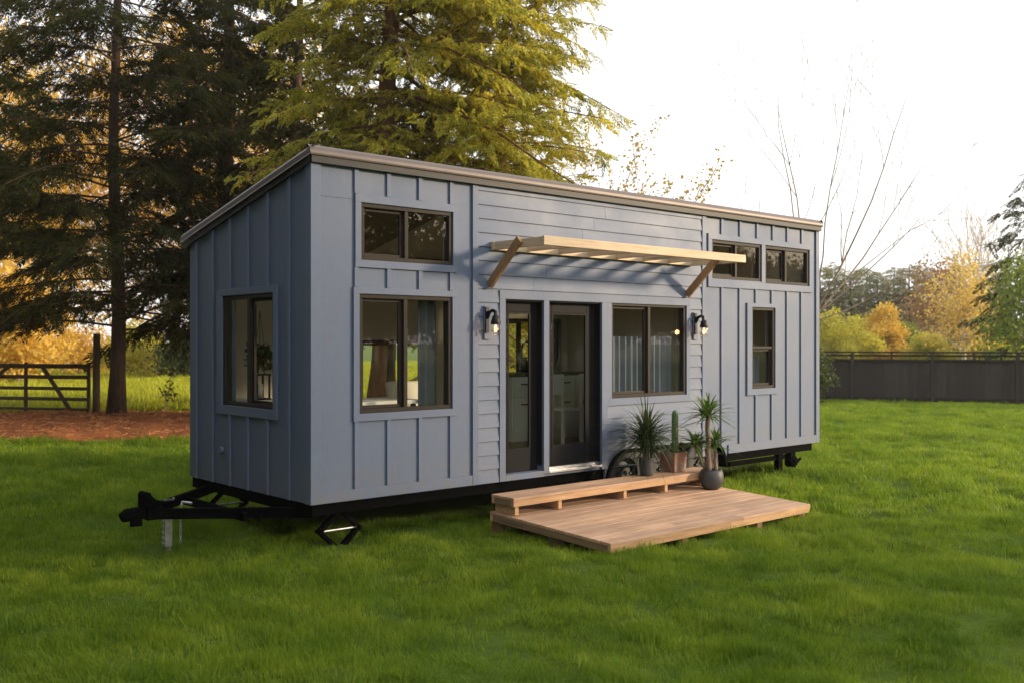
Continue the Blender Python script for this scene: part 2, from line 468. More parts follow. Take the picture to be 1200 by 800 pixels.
t.hexa([(-.022,.0,Z0),(-.0005,.0,Z0),(-.0005,.085,Z0),(-.022,.085,Z0),(-.022,.0,3.55),(-.0005,.0,3.55),(-.0005,.085,3.535),(-.022,.085,3.535)])
t.build('trim', M['paint_t'], left, bevel=.003)
mv = MB(); mv.lathe([(.0,0),(.035,0),(.035,.03),(.0,.03)], (0,0,0), 14)
mv.v = [(-.002-p[2], 1.80+p[0], .80+p[1]) for p in mv.v]
mv.build('vent_cap', M['paint_t'], left)
# back and right walls
BWIN = [(2.15,3.15,.95,1.95), (4.1,5.62,1.35,2.25), (6.4,8.1,1.0,2.3)]
mb = MB(); wall_mesh(mb, 0, L, BWIN, lambda u: ROOF_B-.04, lambda u, v, d: (u, W-d, v), TH)
raw(mb, 'wall', M['paint_v'], house)
mb = MB(); wall_mesh(mb, .001, W-.001, [(1.3,2.2,1.0,2.4)], lambda u: roofz(u)-.045, lambda u, v, d: (L-d, u, v), TH)
raw(mb, 'wall', M['paint_v'], house)

# interior lining: floor, lofts, partition, ceiling boards
fl = MB(); fl.box(TH+.004, L-TH-.004, TH+.004, W-TH-.004, .47, .60); fl.build('floor', M['int_floor'], house)
lf = MB(); lf.box(5.83, L-TH-.002, TH+.002, W-TH-.002, 2.46, 2.58); lf.build('loft_floor', M['int_dark'], house)
pt = MB(); pt.box(5.74, 5.82, TH+.002, W-TH-.002, .602, 2.458)
yy = (TH+.004, W-TH-.004)
pt.build('partition', M['interior'], house)
def rz_(y): return roofz(y)-.05
lin = MB(); brn = MB()
for y in (W-TH-.006,):
    wall_mesh(lin, TH+.01, L-TH-.01, BWIN, lambda u: roofz(W)-.06, lambda u, v, d: (u, W-TH-.006-d, v), .004, .602, False)
wall_mesh(lin, TH+.01, W-TH-.01, [(1.3,2.2,1.0,2.4)], lambda u: roofz(u)-.08, lambda u, v, d: (L-TH-.006-d, u, v), .004, .602, False)
wall_mesh(lin, TH+.01, L-TH-.01, holes, lambda u: roofz(TH)-.06, lambda u, v, d: (u, TH+.006+d, v), .004, .602, False)
wall_mesh(lin, TH+.012, W-TH-.012, [LWIN], lambda u: roofz(u)-.08, lambda u, v, d: (TH+.006+d, u, v), .004, .602, False)
for k in range(16):
    xa = TH+.02+(L-2*TH-.04)*k/16; xb = xa+(L-2*TH-.04)/16
    (brn if xb < 2.3 else lin).quad((xa,TH+.012,rz_(TH)),(xb,TH+.012,rz_(TH)),(xb,W-TH-.012,rz_(W-TH)),(xa,W-TH-.012,rz_(W-TH)))
raw(lin, 'lining', M['interior'], house); raw(brn, 'ceiling_boards', M['int_dark'], house)

# roof: slab, fascia boards and bent metal edge
rf = MB()
def rz(y, o=0): return roofz(y)+o
x0, x1, yf, yb = -.045, L+.03, -.065, W+.10
rf.hexa([(xa_, ya_, rz(ya_, o_)) for o_ in (-.035, .07) for xa_, ya_ in ((x0+.02,yf+.03),(x1-.02,yf+.03),(x1-.02,yb),(x0+.02,yb))])
roof = rf.build('roof', M['roof'], house)
fa = MB()
fa.box(x0+.01, x1-.008, -.060, -.028, 3.552, 3.622)
fa.box(x0+.01, x1-.008, W+.03, W+.06, ROOF_B-.06, ROOF_B+.01)
for xa, xb in ((x0+.004, -.024), (L+.0235, x1-.004)):
    fa.hexa([(xa,-.028,rz(-.028,-.055)),(xb,-.028,rz(-.028,-.055)),(xb,yb,rz(yb,-.055)),(xa,yb,rz(yb,-.055)),
             (xa,-.028,rz(-.028,.010)),(xb,-.028,rz(-.028,.010)),(xb,yb,rz(yb,.010)),(xa,yb,rz(yb,.010))])
fa.build('fascia', M['fascia'], roof, bevel=.003)
# metal edge, profile bent back at the top
me_ = MB(); n = 48
prof = [(-.074,3.617),(-.078,3.632),(-.072,3.66),(-.055,3.69),(-.025,3.712),(.05,3.70)]
for k in range(n):
    xa = x0-.012+(x1-x0+.024)*k/n; xb = x0-.012+(x1-x0+.024)*(k+1)/n
    for (ya, za), (y2, z2) in zip(prof, prof[1:]): me_.quad((xa,ya,za),(xb,ya,za),(xb,y2,z2),(xa,y2,z2))
for xa, s in ((x0-.012, 1), (x1+.012, -1)):
    pr = [(xa-s*.004,.0),(xa,.012),(xa-s*.0,.06),(xa+s*.02,.088),(xa+s*.06,.09)]
    for (xx, a_), (x2, b_) in zip(pr, pr[1:]):
        me_.quad((xx,-.07,3.618+a_),(x2,-.07,3.618+b_),(x2,yb+.02,rz(yb,.012)+b_),(xx,yb+.02,rz(yb,.012)+a_))
me_.build('edge_flashing', M['roof'], roof, smooth=True)

# windows: frame, two sashes, panes
def window(name, u0, u1, v0, v1, place, mull=None, horiz=False, flip=False, depth=.0):
    """slider: outer frame 42 mm, fixed pane and sliding sash a little further in"""
    def bx(m, a, b, c, d, e0, e1):
        P = [place(u, v, e) for e in (e0, e1) for u, v in ((a,c),(b,c),(b,d),(a,d))]
        m.hexa([P[0],P[1],P[2],P[3],P[4],P[5],P[6],P[7]])
    f = MB(); fwid = .040; g = .001
    bx(f,u0+g,u1-g,v0+g,v0+fwid,-.006,.075); bx(f,u0+g,u1-g,v1-fwid,v1-g,-.006,.075)
    bx(f,u0+g,u0+fwid,v0+fwid,v1-fwid,-.006,.075); bx(f,u1-fwid,u1-g,v0+fwid,v1-fwid,-.006,.075)
    if mull:
        if horiz: bx(f,u0+fwid,u1-fwid,mull-.018,mull+.018,.004,.06)
        else: bx(f,mull-.014,mull+.030,v0+fwid,v1-fwid,.0,.06)
    fr = f.build(name, M['bronze'], house, bevel=.003)
    s = MB(); p = MB(); sw = .030
    def pane(a, b, c, d, e): p.quad(place(a,c,e),place(b,c,e),place(b,d,e),place(a,d,e))
    A = (u0+fwid+.001, u1-fwid-.001, v0+fwid+.001, v1-fwid-.001)
    if mull:
        if horiz: cells = [(A[0],A[1],A[2],mull-.019,.05),(A[0],A[1],mull+.019,A[3],.025)]
        else: cells = [(A[0],mull-.015,A[2],A[3],.05),(mull+.031,A[1],A[2],A[3],.025)]
    else: cells = [(*A,.03)]
    for i, (a,b,c,d,e) in enumerate(cells):
        if i == 0:
            bx(s,a,b,c,c+sw,e-.014,e+.014); bx(s,a,b,d-sw,d,e-.014,e+.014); bx(s,a,a+sw,c+sw,d-sw,e-.014,e+.014); bx(s,b-sw*1.2,b,c+sw,d-sw,e-.014,e+.014)
            pane(a+sw,b-sw,c+sw,d-sw,e)
        else: pane(a,b,c,d,e)
    if mull: s.build('sash', M['bronze'], fr, bevel=.002)
    raw(p, 'pane', M['glass'], fr)
    return fr
fpl = lambda u, v, d: (u, d, v)
window('window', *FW['loft'], fpl, 1.05); window('window', *FW['low'], fpl, 1.04)
window('window', *FW['kit'], fpl, 4.69); window('window', *FW['hi_a'], fpl, 6.475); window('window', *FW['hi_b'], fpl, 7.665)
window('window', *FW['slim'], fpl, 1.845, True)
window('window', *LWIN, lambda u, v, d: (d, u, v), 1.225)
for b_ in BWIN: window('window', *b_, lambda u, v, d: (u, W-d, v), (b_[0]+b_[1])/2)
window('window', 1.3, 2.2, 1.0, 2.4, lambda u, v, d: (L-d, u, v), 1.75)

# side light and door, set back in the wall
def leaf(name, u0, u1, v0, v1, g, y, mat):
    m = MB(); th = .042
    m.box(u0,g[0],y,y+th,v0,v1); m.box(g[1],u1,y,y+th,v0,v1); m.box(g[0],g[1],y,y+th,v0,g[2]); m.box(g[0],g[1],y,y+th,g[3],v1)
    d = m.build(name, mat, house, bevel=.004)
    bd = MB(); e = .022
    bd.box(g[0],g[1],y-.006,y-.001,g[2],g[2]+e); bd.box(g[0],g[1],y-.006,y-.001,g[3]-e,g[3]); bd.box(g[0],g[0]+e,y-.006,y-.001,g[2]+e,g[3]-e); bd.box(g[1]-e,g[1],y-.006,y-.001,g[2]+e,g[3]-e)
    bd.build('glazing_bead', mat, d)
    p = MB(); p.quad((g[0],y+.02,g[2]),(g[1],y+.02,g[2]),(g[1],y+.02,g[3]),(g[0],y+.02,g[3]))
    raw(p, 'pane', M['glass'], d)
    return d
leaf('side_light', SIDEL[0]+.002, SIDEL[1]-.002, SIDEL[2]+.002, SIDEL[3]-.002, (2.445,2.785,.75,2.25), .080, M['charcoal'])
leaf('door', DOOR[0]+.006, DOOR[1]-.006, .535, DOOR[3]-.006, (3.115,3.675,.745,2.252), .080, M['charcoal'])
# dark jamb lining on the right of each opening
jb = MB()
for h, z0 in ((SIDEL, SIDEL[2]), (DOOR, DOOR[2])):
    jb.box(h[1]-.010, h[1]-.0015, .002, .0785, z0+.06, h[3]-.012); jb.box(h[0]+.0015, h[0]+.010, .002, .0785, z0+.06, h[3]-.012)
    jb.box(h[0]+.0015, h[1]-.0015, .002, .0785, h[3]-.0115, h[3]-.0015)
jb.build('jamb', M['charcoal'], house)
sl = MB(); sl.box(DOOR[0]+.001, DOOR[1]-.001, -.03, .12, .476, .502); sl.box(DOOR[0]+.003, DOOR[1]-.003, .03, .122, .503, .532)
sl.build('threshold', M['silver'], house, bevel=.003)

# awning
AX0, AX1, AD, AZ = 2.125, 5.515, .80, 2.885
aw = MB(); aw.box(AX0, AX1, -AD-.036, -AD, AZ, AZ+.092); awn = aw.build('awning', M['cedar'], house, bevel=.003)
lg = MB(); lg.box(AX0+.003, AX1-.003, -.062, -.0215, AZ+.002, AZ+.09); lg.build('ledger', M['cedar'], awn, bevel=.003)
nr = 8
for k in range(nr):
    x = AX0+.018+(AX1-AX0-.072)*k/(nr-1)
    r_ = MB()
    hb = .0 if k in (0, nr-1) else .012
    r_.box(x, x+.036, -AD+.0005, -.0625, AZ+.001+hb, AZ+.088); r_.build('rafter', M['cedar_y'], awn, bevel=.003)
for x in (AX0-.0, AX1-.09):
    b_ = MB(); b_.bar((x-.020, -.026, 2.515), (x-.020, -.50, 2.965), .038, .088, (0,1,0)); b_.build('brace', M['brace'], awn, bevel=.003)

# wall lamps
for x in (2.068, 5.566):
    b_ = MB(); b_.box(x-.041, x+.041, -.040, -.0215, 1.952, 2.30); lamp = b_.build('wall_lamp', M['paint_t'], house, bevel=.003)
    m = MB(); m.box(x-.036, x+.004, -.060, -.041, 2.02, 2.285)
    m.tube([(x-.017,-.05,2.17),(x-.012,-.085,2.235),(x-.004,-.125,2.25),(x+.004,-.16,2.235),(x+.004,-.165,2.185)], .020, 8)
    m.lathe([(.0,2.20),(.026,2.20),(.042,2.165),(.052,2.13),(.052,2.105),(.0,2.105)], (x+.004,-.165,0), 18)
    m.build('arm', M['black'], lamp)
    m = MB(); m.lathe([(.040,2.104),(.045,2.095),(.046,2.05),(.046,2.00),(.044,1.985),(.0,1.984)], (x+.004,-.165,0), 20); m.build('glass_shade', M['jar'], lamp, smooth=True)
    m = MB(); m.lathe([(.0,2.10),(.008,2.10),(.010,2.085),(.017,2.06),(.018,2.045),(.011,2.03),(.0,2.025)], (x+.004,-.165,0), 16); m.build('bulb', M['bulb'], lamp, smooth=True)
    ld = bpy.data.lights.new('lamp_light', 'POINT'); lo = bpy.data.objects.new('lamp_light', ld); col.objects.link(lo)
    ld.energy = 1.1; ld.color = (1, .48, .2); ld.shadow_soft_size = .03; lo.location = (x+.004, -.215, 2.05)

# trailer under the house
tf = MB()
tf.box(.10, ARCH0-.01, .03, .11, .335, .4455); tf.box(ARCH1+.01, L-.10, .03, .11, .335, .4455); tf.box(ARCH0-.01, ARCH1+.01, .45, .53, .31, .4454); tf.box(.10, L-.10, W-.10, W-.02, .335, .4455)
for k in range(12): tf.box(.15+k*.73, .21+k*.73, .54, W-.10, .32, .4445)
tf.box(.02, .10, .02, W-.02, .33, .4455)
tf.box(.11, L-.11, .54, W-.101, .4446, .4457); tf.box(.11, ARCH0-.02, .112, .5395, .4446, .4457); tf.box(ARCH1+.02, L-.11, .112, .5395, .4446, .4457)
trailer = tf.build('trailer_frame', M['steel'], house, bevel=.004)
HX, HY, HZ = -1.17, 1.3, .30
tg = MB()
for s in (-1, 1):
    tg.bar((.25, HY+s*1.13, .335), (HX+.16, HY+s*.05, HZ+.02), .055, .098)
tg.box(HX+.14, HX+.30, HY-.10, HY+.10, HZ-.035, HZ+.08)
tg.bar((-.35, HY-.72, .30), (-.35, HY+.72, .30), .05, .08)
tongue = tg.build('tongue', M['steel'], house, bevel=.004)
cp = MB()
cp.tube([(HX+.20,HY,HZ+.03),(HX+.06,HY,HZ+.03),(HX-.02,HY,HZ+.02),(HX-.07,HY,HZ-.0)], [.055,.058,.062,.045], 10)
cp.box(HX+.10, HX+.20, HY-.035, HY+.035, HZ+.05, HZ+.21); cp.tube([(HX+.15,HY-.08,HZ+.19),(HX+.15,HY+.08,HZ+.19)], .035, 10)
cp.hexa([(HX+.2,HY-.03,HZ+.09),(HX+.40,HY-.03,HZ+.09),(HX+.40,HY+.03,HZ+.09),(HX+.2,HY+.03,HZ+.09),(HX+.2,HY-.03,HZ+.19),(HX+.25,HY-.03,HZ+.14),(HX+.25,HY+.03,HZ+.14),(HX+.2,HY+.03,HZ+.19)])
cp.box(HX+.02, HX+.12, HY-.03, HY+.03, HZ-.09, HZ-.02)
cp.build('coupler', M['steel'], tongue, bevel=.004)
for sgn in (-1, 1):
    ch = MB(); ch.tube([(HX+.42,HY+sgn*.2,HZ+.09),(HX+.47,HY+sgn*.1,HZ+.105),(HX+.52,HY+sgn*.21,HZ+.1)], .012, 6); ch.build('chain_shackle', M['zinc'], tongue)
sc_ = MB()
for k in range(9):
    z = HZ-.06-.026*k; a_ = k*math.pi/2
    sc_.tube([(HX+.46+.010*math.cos(2*math.pi*t_/8)*math.cos(a_), HY-.09+.010*math.cos(2*math.pi*t_/8)*math.sin(a_), z+.018*math.sin(2*math.pi*t_/8)) for t_ in range(9)], .004, 5, cap=False)
sc_.build('safety_chain', M['zinc'], tongue)
jk = MB(); JX = -.80
jk.box(JX-.035, JX+.035, HY-.035, HY+.035, -.02, .30)
for k in range(5): jk.box(JX-.05, JX-.0355, HY-.014, HY+.014, .0+.055*k, .022+.055*k)
jk.tube([(JX+.02,HY+.02,-.10),(JX+.02,HY+.02,.1)], .024, 10); jk.box(JX-.06, JX+.12, HY-.09, HY+.09, -.125, -.10)
jk.build('jack_leg', M['zinc'], tongue, bevel=.003)
def scissor(x, y, zt, zb, hw):
    m = MB(); zm = (zt+zb)/2
    for yy_ in (-.03, .03):
        for a_, b_ in (((x-hw,zm),(x-.03,zt)),((x+hw,zm),(x+.03,zt)),((x-hw,zm),(x-.03,zb)),((x+hw,zm),(x+.03,zb))):
            m.bar((a_[0],y+yy_,a_[1]),(b_[0],y+yy_,b_[1]),.012,.034,(0,0,1))
    m.box(x-.05,x+.05,y-.05,y+.05,zt-.012,zt+.01); m.box(x-.07,x+.07,y-.06,y+.06,zb-.02,zb)
    for sx in (-1,1): m.tube([(x+sx*hw,y-.05,zm),(x+sx*hw,y+.05,zm)],.02,8)
    m.build('scissor_jack', M['steel'], trailer, bevel=.002)
    r_ = MB(); r_.tube([(x-hw,y,zm),(x+hw,y,zm)],.010,8); return r_.build('jack_screw', M['zinc'], trailer)
scissor(.37, .13, .325, -.005, .215); scissor(.37, W-.15, .285, -.05, .215)
sb = MB()
sb.box(6.5, 7.9, .11, .17, .24, .2995); sb.box(7.62, 7.72, .08, .16, .10, .42); sb.tube([(7.95,.03,.20),(7.95,.15,.20)],.085,12); sb.tube([(7.93,.02,.16),(8.08,.02,.24)],.02,8); sb.box(7.88,8.0,.05,.14,.2,.4)
sb.tube([(7.95,.02,.21),(7.95,.0,.21)],.035,10)
sb.build('stabiliser', M['steel'], trailer, bevel=.003)
# wheel well: black fender with rounded ends, and three wheels
fd = MB(); nn = 14; pts = []
rr_ = .38
zt = ARCHZ+.005
ctl = [(ARCH0-.004,.30)]
for k in range(nn+1):
    a_ = math.pi - k*math.pi/2/nn; ctl.append((ARCH0+rr_+rr_*math.cos(a_), zt-rr_+rr_*math.sin(a_)))
for k in range(nn+1):
    a_ = math.pi/2 - k*math.pi/2/nn; ctl.append((ARCH1-rr_+rr_*math.cos(a_), zt-rr_+rr_*math.sin(a_)))
ctl.append((ARCH1+.004,.30))
for (xa,za),(xb,zb2) in zip(ctl, ctl[1:]):
    # rim lip and inner barrel
    fd.quad((xa,-.030,za),(xb,-.030,zb2),(xb,.42,zb2),(xa,.42,za))
    ca, cb = (xa-4.95 if abs(xa-4.95)>.01 else .01), xb
    k1 = .965
    ia = (5.08+(xa-5.08)*k1, .30+(za-.30)*.90); ib = (5.08+(xb-5.08)*k1, .30+(zb2-.30)*.90)
    fd.quad((xa,-.030,za),(xb,-.030,zb2),(ib[0],-.030,ib[1]),(ia[0],-.030,ia[1]))
    fd.quad((ia[0],-.030,ia[1]),(ib[0],-.030,ib[1]),(ib[0],.42,ib[1]),(ia[0],.42,ia[1]))
cpl = [MB(), MB()]
# painted corners between the rounded fender and the square cut in the wall
for sgn, xe in ((1, ARCH0), (-1, ARCH1)):
    cx = xe+sgn*rr_
    for k in range(nn):
        a0 = math.pi/2*k/nn; a1 = math.pi/2*(k+1)/nn
        p0 = (cx-sgn*rr_*math.cos(a0), zt-rr_+rr_*math.sin(a0)); p1 = (cx-sgn*rr_*math.cos(a1), zt-rr_+rr_*math.sin(a1))
        cpl[sgn < 0].hexa([(p0[0],-.010,p0[1]),(p1[0],-.010,p1[1]),(p1[0],.02,p1[1]),(p0[0],.02,p0[1]),(p0[0],-.010,zt-.002),(p1[0],-.010,zt-.002),(p1[0],.02,zt-.002),(p0[0],.02,zt-.002)])
fd.box(ARCH0, ARCH1, .425, .44, .28, .67)
fd.build('fender', M['steel'], house)
for c_p in cpl: c_p.build('arch_corner', M['paint_t'], house)
def wheel(x):
    wr = .355; zc = wr-.02; yc = .14
    root = MB(); c = (x, yc, zc)
    prof = [(.20,-.095),(.24,-.105),(.31,-.108),(.335,-.095),(.352,-.07),(.357,-.03),(.357,.03),(.352,.07),(.335,.095),(.31,.108),(.24,.105),(.20,.095)]
    root.lathe(prof, c, 40, 'y'); wh = root.build('wheel', M['rubber'], house, smooth=True)
    r_ = MB(); r_.lathe([(.0,-.03),(.045,-.06),(.07,-.06),(.08,-.035),(.15,-.03),(.185,-.055),(.205,-.09),(.215,-.095),(.215,.09),(.19,.0),(.0,.0)], c, 32, 'y')
    for k in range(6):
        a_ = k*math.pi/3; r_.lathe([(.0,-.075),(.013,-.072),(.013,-.03)], (x+.10*math.cos(a_), yc, zc+.10*math.sin(a_)), 8, 'y')
    r_.build('rim', M['rim'], wh, smooth=False)
for x in (4.34, 5.08, 5.82): wheel(x)

# ------------------------------------------------------------------ furnishings seen through the glass
kc = tag(empty('kitchen_cabinet', (5.0, W-TH-.02, .602)), 'white kitchen cabinet with dark counter seen through the glass door', 'kitchen cabinet')
m = MB(); m.box(-.9, .7, -.60, -.02, 0, .86); m.build('body', M['white'], kc, bevel=.003)
m = MB(); m.box(-.92, .715, -.63, -.01, .862, .90); ct = m.build('countertop', M['counter'], kc, bevel=.004)
m = MB(); m.tube([(-.32,-.15,.9),(-.32,-.15,1.22),(-.32,-.18,1.30),(-.32,-.26,1.33),(-.32,-.33,1.29),(-.32,-.35,1.2)], .014, 8); m.build('faucet', M['black'], ct)
for k in range(4):
    for z0, z1 in ((.12,.56),(.585,.83)):
        m = MB(); m.box(-.88+k*.39, -.51+k*.39, -.62, -.601, z0, z1); d = m.build('drawer', M['white'], kc, bevel=.003)
        m = MB(); m.box(-.76+k*.39, -.63+k*.39, -.645, -.621, z1-.075, z1-.06); m.build('handle', M['black'], d)
vs_ = MB(); vs_.lathe([(.0,0),(.05,0),(.07,.06),(.06,.14),(.035,.18),(.05,.21)], (4.62, W-.42, 1.503), 14); tag(vs_.build('jar', M['black'], None, smooth=True), 'small dark jar on the kitchen counter beside the faucet', 'jar')
for (cx, cy) in ((4.45, 1.25), (5.1, 1.2)):
    c = tag(empty('chair', (cx, cy, .602)), 'white dining chair nearer the door glass' if cx < 5 else 'white dining chair further right behind the door glass', 'chair', 'white chairs inside the house')
    m = MB(); m.box(-.21,.21,-.21,.21,.44,.47); m.build('seat', M['white'], c, bevel=.006)
    m = MB(); m.box(-.20,.20,.18,.205,.62,.90); m.build('backrest', M['white'], c, bevel=.006)
    for sx in (-1,1):
        for sy in (-1,1):
            m = MB(); m.bar((sx*.18,sy*.18,0),(sx*.17,sy*.185,.44 if sy<0 else .88),.035,.035,(1,0,0)); m.build('leg', M['white'], c)
def curtain(x0, x1, z0, z1, y, mat, label, amp=.022):
    m = MB(); n = int((x1-x0)/.018)
    for k in range(n):
        a0 = k*1.05; a1 = (k+1)*1.05
        xa = x0+(x1-x0)*k/n; xb = x0+(x1-x0)*(k+1)/n
        ya = y+amp*math.sin(a0)*(1+.3*math.sin(k*.37)); yb_ = y+amp*math.sin(a1)*(1+.3*math.sin((k+1)*.37))
        m.quad((xa,ya,z0),(xb,yb_,z0),(xb,yb_,z1),(xa,ya,z1))
    o = raw(m, 'curtain', mat, None); sm = o.modifiers.new('thick','SOLIDIFY'); sm.thickness = .002
    return tag(o, label, 'curtain')
curtain(1.36, 1.60, 1.0, 2.44, .22, M['cloth_g'], 'grey curtain drawn to the right side of the large lower left window')
curtain(4.06, 5.34, .98, 1.99, .20, M['cloth_b'], 'pleated blue grey cloth standing in for a reflection in the window right of the door')  # cloth added to imitate boards mirrored in the glass
curtain(6.86, 7.34, 1.0, 1.7, .20, M['cloth_b'], 'pale cloth behind the lower sash of the slim window')
dk = tag(empty('desk', (.85, .55, .602)), 'cream topped desk behind the large lower left window', 'desk')
m = MB(); m.box(-.55,.55,-.3,.3,.70,.74); m.build('desk_top', M['cream'], dk, bevel=.004)
for sx in (-1,1):
    for sy in (-1,1):
        m = MB(); m.box(sx*.5-.02,sx*.5+.02,sy*.26-.02,sy*.26+.02,0,.70); m.build('leg', M['black'], dk)
ar = tag(empty('armchair', (1.98, .98, .602)), 'cream armchair behind the right pane of the large lower left window', 'armchair')
m = MB(); m.box(-.25,.25,-.25,.25,.18,.44); m.build('seat', M['cream'], ar, bevel=.03)
m = MB(); m.hexa([(-.25,.2,.44),(.25,.2,.44),(.25,.3,.44),(-.25,.3,.44),(-.27,.28,.88),(.27,.28,.88),(.27,.36,.88),(-.27,.36,.88)]); m.build('backrest', M['cream'], ar, bevel=.03)
for sx in (-1,1):
    for sy in (-1,1):
        m = MB(); m.tube([(sx*.2,sy*.2,0),(sx*.2,sy*.2,.18)], .018, 8); m.build('leg', M['black'], ar)
# lantern and hanging plant at the end window, on a small shelf
sh = MB(); sh.box(.14, .40, .62, 1.85, 1.30, 1.33); sh.build('window_shelf', M['cream'], house)
hp = tag(empty('hanging_plant', (.30, 1.56, 1.80)), 'dark trailing plant in a small pot hung inside the end window', 'hanging plant')
m = MB(); m.lathe([(.0,-.08),(.05,-.08),(.07,.02),(.06,.02),(.0,.0)], (0,0,0), 16)
for k in range(3): m.tube([(.06*math.cos(k*2.1),.06*math.sin(k*2.1),.02),(0,0,.45)], .003, 4)
m.build('pot', M['black'], hp)
mq = np.random.default_rng(8); Cq = np.array([(.07*math.cos(a_)*(1+.2*b_), .07*math.sin(a_)*(1+.2*b_), .03-.07*b_) for a_ in np.linspace(0,6.28,9) for b_ in range(3)])
ln = tag(empty('lantern', (.27, 1.50, 1.331)), 'black framed lantern standing inside the end window', 'lantern')
m = MB()
for sx in (-1,1):
    for sy in (-1,1): m.box(sx*.07-.008,sx*.07+.008,sy*.07-.008,sy*.07+.008,.015,.25)
m.box(-.085,.085,-.085,.085,0,.015); m.box(-.085,.085,-.085,.085,.25,.265)
m.tube([(-.05,0,.27),(-.035,0,.33),(.035,0,.33),(.05,0,.27)],.006,6); m.build('frame', M['black'], ln)
m = MB(); m.lathe([(.0,.015),(.035,.015),(.035,.16),(.0,.16)], (0,0,0), 14); m.build('candle', M['cream'], ln, smooth=True)

# ------------------------------------------------------------------ deck and step
DT = math.atan(.075/1.62)
deck = tag(empty('deck_platform', (3.52, -1.14, .05), (DT, 0, 0)), 'low wooden deck platform lying on the grass before the door', 'deck')
m = MB(); nb = 12; dw = 1.66/nb
for k in range(nb):
    y0 = -.83+k*dw
    j = [(.33, -.55, .71, -.1)[k % 4]]
    xs = [-1.665]+j+[1.58]
    for a_, b_ in zip(xs, xs[1:]):
        dz = random.uniform(-.0012, .0012)
        m.box(a_+.002, b_-.002, y0+.0035, y0+dw-.0035, .103+dz, .130+dz)
m.build('decking', M['deck'], deck, bevel=.003)
m = MB(); m.box(-1.66, 0.118, -.825, -.788, .038, .1025); m.box(.121, 1.575, -.825, -.788, .038, .1025); m.box(-1.66, 1.575, .785, .822, .035, .1025); m.build('rim_board', M['rimb'], deck, bevel=.003)
for x in (-1.66, -.85, 0, .85, 1.537):
    m = MB(); m.box(x, x+.038, -.787, .784, .037, .1022); m.build('joist', M['rimy'], deck, bevel=.003)
for x in (-1.60, -.62, .06, .62, 1.42):
    for y in (-.80, -.1, .72):
        m = MB(); m.box(x, x+.09, y, y+.14, -.10, .036); m.build('foot', M['rimy'], deck, bevel=.003)
step = tag(empty('step', (3.515, -.51, .2165), (R(.6), 0, 0)), 'long low timber step sitting on the back edge of the deck', 'step')
m = MB()
for k in range(2): m.box(-1.655, 1.655, -.17+k*.171, -.002+k*.171, .150, .176)
m.build('tread', M['deck'], step, bevel=.003)
m = MB(); m.box(-1.653, 1.653, -.167, -.130, .088, .1495); m.box(-1.653, 1.653, .13, .167, .088, .1495); m.build('rim_board', M['rimb'], step, bevel=.003)
for x in (-1.653, -.55, .55, 1.615):
    m = MB(); m.box(x, x+.037, -.129, .129, .089, .149); m.build('joist', M['rimy'], step, bevel=.003)
for x in (-1.62, -1.02, -.02, .68, 1.50):
    m = MB(); m.box(x, x+.05, -.15, .15, .0, .0875); m.build('block', M['rimb'], step, bevel=.003)

# ------------------------------------------------------------------ potted plants
def strap_leaves(n, z0, L0, L1, wid, droop, spread, up=.25, centre=(0,0), seg=5, seed=1):
    """rosette of long bent strap leaves"""
    r = np.random.default_rng(seed); V = []; F = []
    for i in range(n):
        az = i*2.39996+r.normal(0,.25); el = R(88)-R(spread)*(r.random()**.8)+0
        Lf = r.uniform(L0, L1); dr = droop*r.uniform(.5,1.4); wd = wid*r.uniform(.75,1.15)
        h = np.array([math.cos(az), math.sin(az), 0]); s = np.array([-h[1], h[0], 0])
        p0 = np.array([centre[0], centre[1], z0+up*r.random()]); b = len(V)
        for k in range(seg+1):
            t_ = k/seg
            p = p0+h*Lf*t_*math.cos(el)*(1+.25*dr*t_)+np.array([0,0,1])*(Lf*t_*math.sin(el)-dr*Lf*t_**2.2)
            ww = wd*(.55+1.3*t_)*(1-t_)**.6 if t_ < .35 else wd*1.0*(1-t_)**.75
            ww = max(ww, .0015)
            V += [p-s*ww/2, p+np.array([0,0,-ww*.18])*(1 if k<seg else 0), p+s*ww/2]
        for k in range(seg):
            a_ = b+k*3
            F += [(a_,a_+1,a_+4,a_+3),(a_+1,a_+2,a_+5,a_+4)]
    return np.array(V), np.array(F)
BZ = .394
d_ = tag(empty('potted_dracaena', (4.10, -.47, BZ)), 'dark strap leaved plant in a small charcoal pot, leftmost on the step', 'potted plant')
m = MB(); m.lathe([(.0,0),(.068,0),(.078,.03),(.088,.19),(.09,.215),(.080,.215),(.078,.19),(.0,.19)], (0,0,0), 28); m.build('pot', M['pot_dark'], d_, smooth=False)
m = MB(); m.lathe([(.077,.191),(.04,.198),(.0,.2)], (0,0,0), 20); m.build('soil', M['soil'], d_)
V, F = strap_leaves(230, .24, .42, .70, .028, .42, 70, .26, seed=3)
V2, F2 = strap_leaves(130, .24, .34, .55, .024, .85, 85, .22, seed=4)
link('leaves', fast_mesh(np.vstack([V,V2]), np.vstack([F,F2+len(V)]), True), M['dracaena'], d_)
m = MB()
for a_ in range(5): m.tube([(.025*math.cos(a_*1.3),.025*math.sin(a_*1.3),.19),(.03*math.cos(a_*1.3),.03*math.sin(a_*1.3),.42)], [.012,.008], 6)
m.build('stem', M['cane'], d_)
c_ = tag(empty('cactus_planter', (4.63, -.43, BZ)), 'weathered terracotta box with a tall green column cactus, middle of the step', 'potted plant')
m = MB(); hw, hb, hh = .118, .108, .235
m.hexa([(-hb,-hb,0),(hb,-hb,0),(hb,hb,0),(-hb,hb,0),(-hw,-hw,hh),(hw,-hw,hh),(hw,hw,hh),(-hw,hw,hh)])
m.build('planter_box', M['terra'], c_, bevel=.008)
m = MB(); m.box(-.10,.10,-.10,.10,.2355,.2375); m.build('soil', M['soil'], c_)
